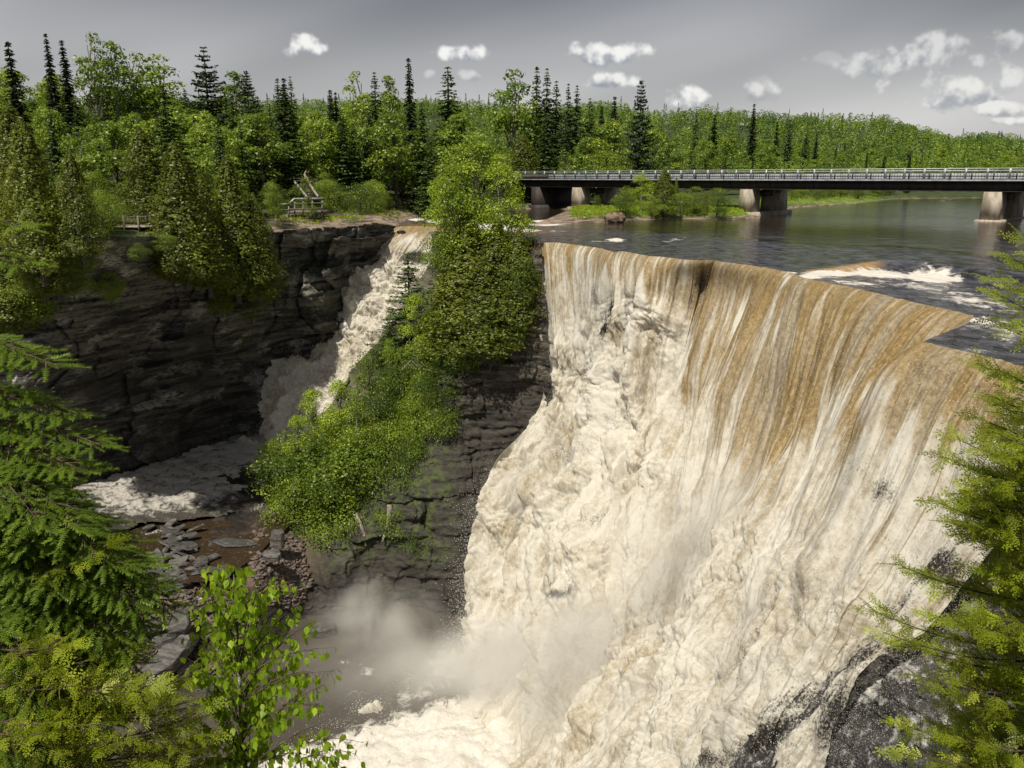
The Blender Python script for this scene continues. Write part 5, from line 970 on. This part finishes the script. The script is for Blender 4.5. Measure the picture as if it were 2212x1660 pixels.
# ================================================================ FOREGROUND TREES
fr = np.random.default_rng(77)
def frames(D):
    """rotation matrices (n,3,3) with columns x = D, y, z(up-ish)"""
    D = D/np.linalg.norm(D, axis=1)[:, None]; up = np.array([[0, 0, 1.]])+fr.normal(0, .25, D.shape); y = np.cross(up, D); y /= np.linalg.norm(y, axis=1)[:, None]; z = np.cross(D, y)
    return np.stack([D, y, z], 2)
def stamp(V, Fq, P, Rm, S, jit, base_hue):
    n = len(P); W_ = np.einsum('nij,vj->nvi', Rm, V)*np.asarray(S)[:, None, None]+P[:, None]
    Fo = (Fq[None]+(np.arange(n)*len(V))[:, None, None]).reshape(-1, Fq.shape[1]); hue = np.repeat(np.clip(jit, 0, 1), len(V))
    if base_hue is not None: hue = np.clip(hue+np.tile(base_hue, n), 0, 1)
    return W_.reshape(-1, 3), Fo, hue
# spruce shoot: stem with bristling needles, unit length 1 along x
def shoot_proto(n=70, L=.22):
    V = []; Fq = []; hu = []
    for k in range(n):
        f = (k+.5)/n; a = k*2.4+fr.normal(0, .2); d = np.array([.75, math.cos(a), math.sin(a)*.8+.15]); d /= np.linalg.norm(d); l = L*(1.0-.35*f)*fr.uniform(.8, 1.1); b = np.array([f, 0, 0]); s = np.cross(d, [0, .3, 1]); s = s/np.linalg.norm(s)*.026
        i = len(V); V += [b-s, b+s, b+d*l]; Fq.append([i, i+1, i+2]); h = .25*(f > .5)*(f-.5); hu += [h-.1, h-.1, h+.1]
    return np.array(V), np.array(Fq), np.array(hu)
SHV, SHF, SHH = shoot_proto()
def spruce_branch(P0, P1, tw, crownA, woodA, sag=.12, dens=1.0):
    P0 = np.array(P0, float); P1 = np.array(P1, float); L = np.linalg.norm(P1-P0); n = 14; f = np.linspace(0, 1, n)[:, None]
    pts = P0*(1-f)+P1*f; pts[:, 2] += L*sag*np.sin(f[:, 0]*np.pi)*1.0; woodA.tube(pts, np.linspace(.009*L+.003, .002, n), 5)
    ax = (P1-P0)/L; sd = np.cross(ax, [0, 0, 1]); sd /= np.linalg.norm(sd); O = []; D = []; S = []
    m_ = max(4, int(L/.052*dens))
    for k in range(m_):
        u = .18+.80*(k+fr.random()*.6)/m_; i = u*(n-1); b = pts[int(i)]*(1-i % 1)+pts[min(n-1, int(i)+1)]*(i % 1)
        s = 1 if k % 2 else -1; tl = tw*(1.08-u)*fr.uniform(.7, 1.2)+.04; d = ax*.75+sd*s*fr.uniform(.6, 1.0)+np.array([0, 0, fr.uniform(-.32, .05)]); d /= np.linalg.norm(d)
        e = b+d*tl+np.array([0, 0, -.12*tl]); woodA.tube([b, (b+e)/2+[0, 0, .01], e], [.005, .004, .002], 4)
        q = max(1, int(tl/.038))
        for j in range(q):
            g = (j+.5)/q; c = b*(1-g)+e*g; t2 = (1 if j % 2 else -1); dd = d*.8+np.cross(d, [0, 0, 1])*t2*fr.uniform(.35, .8)+np.array([0, 0, fr.uniform(-.25, .2)]); O.append(c); D.append(dd); S.append(fr.uniform(.09, .145))
        O.append(e-d*.03); D.append(d); S.append(fr.uniform(.12, .17))
    O.append(pts[-1]-ax*.03); D.append(ax+[0, 0, .1]); S.append(.15)
    O = np.array(O); D = np.array(D); V, Fo, h = stamp(SHV, SHF, O, frames(D), S, fr.normal(.50, .14, len(O)), SHH); crownA.add(V, Fo, h)
# cedar spray: flat branching fan of scale-leaf segments, unit length
def spray_proto(seed):
    rg = np.random.default_rng(seed); V = []; Fq = []; hu = []
    def seg(p, d, l, w, h):
        sdv = np.array([-d[1], d[0], 0]); i = len(V); z = rg.normal(0, .012); V.extend([p-sdv*w*.5, p+d*l*.55-sdv*w+[0, 0, z], p+d*l, p+d*l*.55+sdv*w+[0, 0, z]]); Fq.append([i, i+1, i+2, i+3]); hu.extend([h-.15, h, h+.12, h])
    for k in range(9):
        f = k/9; b = np.array([f*.9, .05*math.sin(f*4), -.12*f*f]); s = 1 if k % 2 else -1; ang = s*R(rg.uniform(38, 58)); l2 = .50*(1-.62*f)*rg.uniform(.8, 1.15)
        seg(b, np.array([1, 0, -.1]), .12, .016, -.1)
        d2 = np.array([math.cos(ang), math.sin(ang), -.12]); q = max(2, int(l2/.09))
        for j in range(q):
            g = j/q; c = b+d2*l2*g; seg(c, d2, .10, .020, .0)
            for s3 in (1, -1):
                a3 = ang+s3*R(42); d3 = np.array([math.cos(a3), math.sin(a3), -.05]); seg(c, d3, .12*(1.2-g)*rg.uniform(.8, 1.2), .021, .06)
    seg(np.array([.9, 0, -.12]), np.array([1, 0, -.1]), .14, .02, .12)
    return np.array(V), np.array(Fq), np.array(hu)
SPR = [spray_proto(k) for k in range(4)]
def cedar_branch(P0, P1, tw, crownA, woodA, sag=-.05, dens=1.0, sc=1.0):
    P0 = np.array(P0, float); P1 = np.array(P1, float); L = np.linalg.norm(P1-P0); n = 12; f = np.linspace(0, 1, n)[:, None]; pts = P0*(1-f)+P1*f; pts[:, 2] += L*sag*np.sin(f[:, 0]*np.pi); woodA.tube(pts, np.linspace(.007*L+.002, .002, n), 5)
    ax = (P1-P0)/L; sd = np.cross(ax, [0, 0, 1]); sd /= np.linalg.norm(sd); m_ = max(4, int(L/.048*dens)); O = []; D = []; S = []
    for k in range(m_):
        u = .2+.8*(k+fr.random())/m_; u = min(u, .99); i = u*(n-1); b = pts[int(i)]*(1-i % 1)+pts[min(n-1, int(i)+1)]*(i % 1); s = 1 if k % 2 else -1
        tl = tw*(1.05-u)*fr.uniform(.5, 1.1); d = ax*.8+sd*s*fr.uniform(.5, 1)+np.array([0, 0, fr.uniform(-.25, .35)]); d /= np.linalg.norm(d); e = b+d*tl
        if tl > .08: woodA.tube([b, e], [.004, .002], 4)
        for g in np.linspace(.25, 1, max(1, int(tl/.07))):
            O.append(b*(1-g)+e*g); D.append(d+fr.normal(0, .35, 3)); S.append(fr.uniform(.11, .19)*sc)
    O.append(pts[-1]); D.append(ax); S.append(.17*sc); O = np.array(O); D = np.array(D); S = np.array(S); Rm = frames(D); hue = fr.normal(.58, .2, len(O)); w = fr.integers(0, 4, len(O))
    # roll sprays about their axis so that they hang at different slants
    an = fr.normal(0, .7, len(O)); y = Rm[:, :, 1]*np.cos(an)[:, None]+Rm[:, :, 2]*np.sin(an)[:, None]; z = -Rm[:, :, 1]*np.sin(an)[:, None]+Rm[:, :, 2]*np.cos(an)[:, None]; Rm = np.stack([Rm[:, :, 0], y, z], 2)
    for k in range(4):
        s = w == k
        if s.any(): V, Fo, h = stamp(SPR[k][0], SPR[k][1], O[s], Rm[s], S[s], hue[s], SPR[k][2]); crownA.add(V, Fo, h)
def fgtree(name, root, label, cat, crownA, woodA, cm, wm='twig'):
    e = empty(name, root); bpy.context.view_layer.update(); tag(e, label, cat); sub('foliage', crownA, M[cm], e); sub('branches', woodA, M[wm], e); return e
# --- near spruce, left
ca, wa = Acc(), Acc()
tx, ty = -3.65, 4.8; wa.tube([[tx, ty+.3, -1.5], [tx, ty, 3], [tx+.05, ty, 8.6]], [.16, .11, .04], 9)
def sp_tip(px, py, Y, L=1.0, tw=.30, dz=None, **k):
    P1 = PY(px, py, Y); d = np.array([tx-P1[0], (ty-P1[1]), 0]); D_ = np.linalg.norm(d); d /= D_; Lb = min(L*1.0, D_); P0 = P1+d*Lb+np.array([0, 0, (.28 if dz is None else dz)*Lb]); spruce_branch(P0, P1, tw, ca, wa, **k)
for q in [(48, 492, 4.4, .5, .14), (62, 572, 4.4, .5, .14), (128, 792, 4.4, .8, .20), (60, 760, 4.5, .7, .2), (225, 965, 4.4, 1.1, .26), (160, 900, 4.5, 1.0, .24), (185, 1020, 4.3, .9, .24), (90, 940, 4.6, .8, .24), (40, 870, 4.5, .7, .22), (60, 1030, 4.4, .7, .24), (20, 960, 4.6, .6, .24)]:
    sp_tip(q[0], q[1], q[2], q[3], q[4], sag=.06, dens=1.0, dz=.05)
low = [(-40, 1060), (60, 1085), (215, 1150), (345, 1265), (365, 1320), (330, 1420), (260, 1500), (210, 1700), (-40, 1700)]
for q in [(205, 1150, 4.3), (352, 1262, 4.3), (268, 1232, 4.3), (372, 1318, 4.3), (150, 1180, 4.4), (330, 1350, 4.3), (300, 1405, 4.3), (90, 1110, 4.5), (40, 1130, 4.4)]: sp_tip(q[0], q[1], q[2], 1.4, .36, sag=.10, dens=1.15)
cnt = 0
while cnt < 105:
    a_, b_ = fr.uniform(-60, 370), fr.uniform(1070, 1720)
    if not inpoly(np.array([a_]), np.array([b_]), low)[0]: continue
    sp_tip(a_, b_, fr.uniform(4.0, 5.3), fr.uniform(.7, 1.3), .32, sag=.08); cnt += 1
for k in range(30):
    z_ = 1.0+7.2*fr.random(); an = math.pi+fr.uniform(-1.35, 1.35); L_ = .3+1.2*(1-z_/9.5)*fr.uniform(.7, 1.1); P0 = np.array([tx, ty, z_]); spruce_branch(P0, P0+np.array([math.cos(an)*L_, math.sin(an)*L_, -.2*L_]), .3, ca, wa, dens=.6)
fgtree('spruce_tree', (tx, ty+.3, -1.5), 'near spruce with bristly bright shoots filling the left edge and lower left corner', 'spruce', ca, wa, 'fg_spruce')
# --- near cedar, lower left
ca, wa = Acc(), Acc(); cx, cyy = -3.5, 4.2; wa.tube([[cx, cyy+.2, 0], [cx, cyy, 2.5], [cx+.1, cyy, 4.7]], [.09, .06, .02], 8)
polyc = [(150, 1330), (300, 1370), (340, 1480), (400, 1440), (440, 1500), (460, 1640), (430, 1720), (60, 1720), (60, 1500)]
cnt = 0
while cnt < 70:
    a_, b_ = fr.uniform(60, 470), fr.uniform(1330, 1720)
    if not inpoly(np.array([a_]), np.array([b_]), polyc)[0]: continue
    P1 = PY(a_, b_, fr.uniform(3.8, 4.6)); d = np.array([cx-P1[0], cyy-P1[1], -.25]); L_ = min(.6, np.linalg.norm(d)); cedar_branch(P1+d/np.linalg.norm(d)*L_, P1, .26, ca, wa, sc=.9); cnt += 1
for q in [(420, 1452), (445, 1530), (395, 1480), (455, 1600), (100, 1140), (230, 1180)]:
    P1 = PY(q[0], q[1], 4.1); cedar_branch(P1+np.array([-.6, .05, -.25]), P1, .26, ca, wa, sc=.9)
fgtree('cedar_tree', (cx, cyy+.2, 0), 'near dull green cedar mixed into the spruce in the lower left corner', 'cedar', ca, wa, 'fg_cedar')
# --- near cedar, right
ca, wa = Acc(), Acc(); cx, cyy = 4.1, 5.0; wa.tube([[cx, cyy+.2, -2], [cx, cyy, 3], [cx, cyy, 7.6]], [.15, .1, .03], 9)
def cb(px, py, Y, L=.9, tw=.28, up=-.3, **k):
    P1 = PY(px, py, Y); d = np.array([cx-P1[0], (cyy-P1[1])*.6, 0]); d /= np.linalg.norm(d); cedar_branch(P1+d*L+np.array([0, 0, up*L]), P1, tw, ca, wa, **k)
for q in [(2138, 600, .5, .14), (2165, 640, .45, .14), (2155, 700, .5, .16), (2195, 610, .4, .14), (2120, 790, .7, .2), (2160, 800, .6, .22), (2200, 700, .4, .2), (2070, 950, .9, .2), (2035, 985, .9, .2), (2025, 1085, .9, .26), (2060, 1130, .9, .26), (2110, 900, .8, .2), (2150, 860, .6, .24), (1945, 1222, 1.1, .2), (2000, 1235, 1.0, .26), (1890, 1322, 1.2, .18), (1905, 1365, 1.2, .2),
          (1950, 1390, 1.1, .24), (1985, 1460, 1.0, .26), (1950, 1565, .9, .24), (1940, 1625, .9, .26), (2010, 1590, .8, .3), (2040, 1500, .8, .3), (2020, 1330, .8, .26), (2215, 520, .3, .10), (2190, 560, .3, .1)]: cb(q[0], q[1], fr.uniform(4.3, 4.9), q[2], q[3])
polyr = [(2150, 860), (2230, 820), (2260, 1720), (1985, 1720), (2010, 1600), (2060, 1520), (2030, 1440), (2050, 1340), (2090, 1260), (2070, 1120), (2110, 1000)]
cnt = 0
while cnt < 160:
    a_, b_ = fr.uniform(1950, 2260), fr.uniform(830, 1720)
    if not inpoly(np.array([a_]), np.array([b_]), polyr)[0]: continue
    cb(a_, b_, fr.uniform(4.2, 5.6), fr.uniform(.45, .8), .28); cnt += 1
for k in range(46):
    z_ = 1.0+6.2*fr.random(); an = fr.uniform(-1.35, 1.35); L_ = .25+1.0*(1-z_/8.5)*fr.uniform(.7, 1.1); P0 = np.array([cx, cyy, z_]); cedar_branch(P0, P0+np.array([math.cos(an)*L_, math.sin(an)*L_, .25*L_]), .26, ca, wa, dens=.7)
fgtree('cedar_tree', (cx, cyy+.2, -2), 'near bright yellow green cedar hanging in from the right edge of the photo', 'cedar', ca, wa, 'fg_cedar')
# --- young birch
ca, wa, ta = Acc(), Acc(), Acc(); bY = 4.3
tr_ = [PY(530, 1760, bY), PY(522, 1600, bY), PY(517, 1450, bY), PY(512, 1330, bY+.02), PY(505, 1240, bY+.03)]
tr_[0] = tr_[1]+(tr_[1]-tr_[2])*3.0+np.array([.05, .1, 0]); ta.tube(tr_, [.024, .014, .010, .006, .003], 8)
LP, LD, LS = [], [], []
def birch_twig(P0, P1, nl, arch=.06, r=.005):
    n = 10; f = np.linspace(0, 1, n)[:, None]; pts = P0*(1-f)+P1*f; L = np.linalg.norm(P1-P0); pts[:, 2] += L*arch*np.sin(f[:, 0]*np.pi)*1.5; wa.tube(pts, np.linspace(r, .0015, n), 4)
    for k in range(nl):
        u = fr.uniform(.15, 1)*(n-1.001); b = pts[int(u)]*(1-u % 1)+pts[int(u)+1]*(u % 1); o = fr.normal(0, .025, 3); o[2] = -abs(o[2])-.008; q = b+o; wa.tube([b, q], [.0012, .0008], 3); LP.append(q); LD.append(np.array([fr.normal(0, .35), fr.normal(0, .35), -1.0])); LS.append(fr.uniform(.036, .062))
tips = [(425, 1250), (440, 1215), (480, 1212), (530, 1222), (575, 1250), (600, 1240), (640, 1255), (420, 1310), (455, 1290), (560, 1290), (600, 1310), (655, 1300), (680, 1340), (705, 1400), (722, 1450), (700, 1480), (410, 1360), (400, 1420), (415, 1455), (440, 1400), (470, 1350), (550, 1350), (610, 1370), (640, 1420), (670, 1450), (600, 1450), (560, 1420), (480, 1450), (455, 1500), (430, 1560), (400, 1590), (480, 1560), (560, 1520), (600, 1540), (640, 1530), (660, 1490),
    (690, 1520), (560, 1600), (600, 1620), (480, 1640), (430, 1640), (540, 1460), (500, 1290), (520, 1260), (620, 1480)]
for (a_, b_) in tips:
    y1 = min(b_+fr.uniform(60, 170), 1650); x1 = np.interp(y1, [1240, 1330, 1450, 1600, 1760], [505, 512, 517, 522, 530]); P0 = PY(x1, y1, bY); P1 = PY(a_, b_, bY+fr.uniform(-.28, .28)); birch_twig(P0, P1, 42)
for (x0, y0, x1, y1) in [(560, 1640, 700, 1600), (600, 1640, 785, 1605), (640, 1650, 770, 1630), (560, 1650, 690, 1640), (620, 1600, 720, 1570), (650, 1640, 740, 1650)]: birch_twig(PY(x0, y0, 3.9), PY(x1, y1, 3.9+fr.uniform(-.1, .1)), 20, .1)
LP = np.array(LP); LD = np.array(LD); LS = np.array(LS)
lv = np.array([[0, 0, 0], [.22, .30, .02], [.55, .36, .03], [.85, .14, -.02], [1.08, 0, -.06], [.85, -.14, -.02], [.55, -.36, .03], [.22, -.30, .02], [.5, 0, -.05]]); lf_ = np.array([[8, 0, 1], [8, 1, 2], [8, 2, 3], [8, 3, 4], [8, 4, 5], [8, 5, 6], [8, 6, 7], [8, 7, 0]])
Dn = LD/np.linalg.norm(LD, axis=1)[:, None]; az = fr.uniform(0, 2*np.pi, len(LP)); nn = np.stack([np.cos(az), np.sin(az), 0*az+.25], 1); nn -= (nn*Dn).sum(1)[:, None]*Dn; nn /= np.linalg.norm(nn, axis=1)[:, None]; Rm = np.stack([Dn, np.cross(nn, Dn), nn], 2)
V, Fo, h = stamp(lv, lf_, LP, Rm, LS, fr.normal(.5, .24, len(LP)), None); ca.add(V, Fo, h)
e = empty('birch_sapling', tr_[0]); bpy.context.view_layer.update(); tag(e, 'young birch with a thin pale stem and hanging bright green leaves at the lower left', 'birch')
sub('leaves', ca, M['fg_birch'], e); sub('branches', wa, M['twig'], e); sub('trunk', ta, M['white_bark'], e)

# ================================================================ SPRAY
def droplets(n, G_, N__, prob, dist, size, rg):
    p = prob.ravel()/prob.sum(); i = rg.choice(len(p), n, p=p); P = G_.reshape(-1, 3)[i]+N__.reshape(-1, 3)[i]*rg.exponential(dist, n)[:, None]+rg.normal(0, .35, (n, 3))
    s = size*rg.uniform(.4, 1.4, n)[:, None]; a = rg.normal(size=(n, 3)); b = rg.normal(size=(n, 3)); a /= np.linalg.norm(a, axis=1)[:, None]; b /= np.linalg.norm(b, axis=1)[:, None]; c = np.cross(a, b)
    V = np.stack([P+a*s, P+b*s, P+c*s, P-(a+b+c)*s*.5], 1).reshape(-1, 3); k = np.arange(n)[:, None]*4; Fq = np.concatenate([k+[0, 1, 2], k+[0, 3, 1], k+[1, 3, 2], k+[2, 3, 0]])
    return V, Fq
sm = newmat('spray_drops'); t = NT(sm.node_tree); t.out(t.n('ShaderNodeMixShader', {0: .4, 1: t.n('ShaderNodeBsdfDiffuse', {'Color': (.9, .89, .86, 1)}).outputs[0], 2: t.n('ShaderNodeBsdfTranslucent', {'Color': (.9, .89, .86, 1)}).outputs[0]}).outputs[0])
rg = np.random.default_rng(4)
wgt = turb*np.linalg.norm(np.cross(np.gradient(G, axis=0), np.gradient(G, axis=1)), axis=2)
dist_c = np.linalg.norm(G-np.array([0, 0, H]), axis=2); V1, F1 = droplets(34000, Pf, N_, (wgt+.35*(1-turb)*sstep(.03, .1, tt_)*np.linalg.norm(np.cross(np.gradient(G, axis=0), np.gradient(G, axis=1)), axis=2))/dist_c**1.3, .45, .030, rg)
edge = sstep(.04, .0, ss)*sstep(.3, .5, tt_)*wgt; V2, F2 = droplets(9000, Pf, np.broadcast_to(np.array([-.75, -.4, .3]), Pf.shape), edge+1e-12, .9, .045, rg)
V3, F3 = droplets(9000, P2, N2, tb2*1.0, .35, .06, rg)
edge = sstep(.95, 1.0, ss)*sstep(.35, .6, tt_)*wgt; V4, F4 = droplets(9000, Pf, np.broadcast_to(np.array([.75, -.5, -.1]), Pf.shape), edge+1e-12, 1.6, .016, rg)
n1_ = len(V1); n2_ = n1_+len(V2); n3_ = n2_+len(V3)
tag(link('spray', mesh('spray', np.concatenate([V1, V2, V3, V4]), np.concatenate([F1, F2+n1_, F3+n2_, F4+n3_]), sm)), kind='stuff')

# ---- drifting mist over the foot of the main fall and in the dark gorge
def mist_mat(name, dens, sc, lo, hi, col=(.97, .96, .93)):
    m = newmat(name); t = NT(m.node_tree); p = t.pos(); n = t.noise(p, sc, 4, .6, .4)
    d = t.m('MULTIPLY', t.ss(n, lo, hi), dens); t.out(t.n('ShaderNodeVolumePrincipled', {'Color': (*col, 1), 'Density': d, 'Anisotropy': .0}).outputs[0], True); return m
def shell(name, G_, N__, inner, outer, mat):
    a, b = G_.shape[:2]; A1 = (G_+N__*inner[..., None]).reshape(-1, 3); A2 = (G_+N__*outer[..., None]).reshape(-1, 3); n = a*b; f = gridfaces(a, b)
    ring = [i*b for i in range(a)]+[(a-1)*b+j for j in range(1, b)]+[i*b+b-1 for i in range(a-2, -1, -1)]+[j for j in range(b-2, 0, -1)]
    side = np.array([[ring[k], ring[(k+1) % len(ring)], ring[(k+1) % len(ring)]+n, ring[k]+n] for k in range(len(ring))])
    return link(name, mesh(name, np.concatenate([A1, A2]), np.concatenate([f[:, ::-1], f+n, side]), mat))
import bmesh
def soft_mist(name, dens, sc, lo, hi):
    m = newmat(name); t = NT(m.node_tree); p = t.pos(); n = t.noise(p, sc, 5, .62, .5); ob = t.n('ShaderNodeTexCoord').outputs['Object']
    ln = t.n('ShaderNodeVectorMath', {0: ob}, operation='LENGTH').outputs['Value']; fall = t.m('POWER', t.m('SUBTRACT', 1.0, t.m('MULTIPLY', ln, ln), clamp=True), 1.3)
    d = t.m('MULTIPLY', t.ss(t.m('ADD', n, t.m('MULTIPLY', fall, .25)), lo, hi), t.m('MULTIPLY', fall, dens)); t.out(t.n('ShaderNodeVolumePrincipled', {'Color': (.97, .96, .93, 1), 'Density': d}).outputs[0], True); return m
MF = soft_mist('fall_mist', .34, .22, .42, .75); MG = soft_mist('gorge_mist', .34, .15, .46, .80)
bm = bmesh.new(); bmesh.ops.create_icosphere(bm, subdivisions=3, radius=1); meF = bpy.data.meshes.new('mist'); bm.to_mesh(meF); meG = meF.copy(); bm.free(); meH = meG.copy(); meH.materials.append(soft_mist('thin_mist', .17, .12, .30, .75)); meF.materials.append(MF); meG.materials.append(MG)
for (a_, b_, Y_, rx, ry, rz, me_) in ((1120, 1440, 63, 10, 6, 6.5, meF), (1350, 1380, 55.0, 9, 5, 6, meF), (1480, 1560, 44, 7, 4, 5, meF), (1180, 1060, 77, 6, 4, 4, meF),
    (1560, 1180, 50, 10, 5, 8, meH), (1330, 1450, 54, 13, 7, 8, meH), (1760, 1380, 35.5, 7, 4, 5.5, meH), (1230, 1010, 78, 7, 4, 7, meH), (880, 1480, 65, 15, 9, 5, meH), (600, 1010, 100, 10, 6, 5, meH),
    (830, 1380, 73, 9, 6, 7.5, meG), (980, 1480, 65, 9, 6, 5.5, meG)):
    o = link('mist', me_, loc=PY(a_, b_, Y_)); o.scale = (rx, ry, rz); tag(o, kind='stuff')
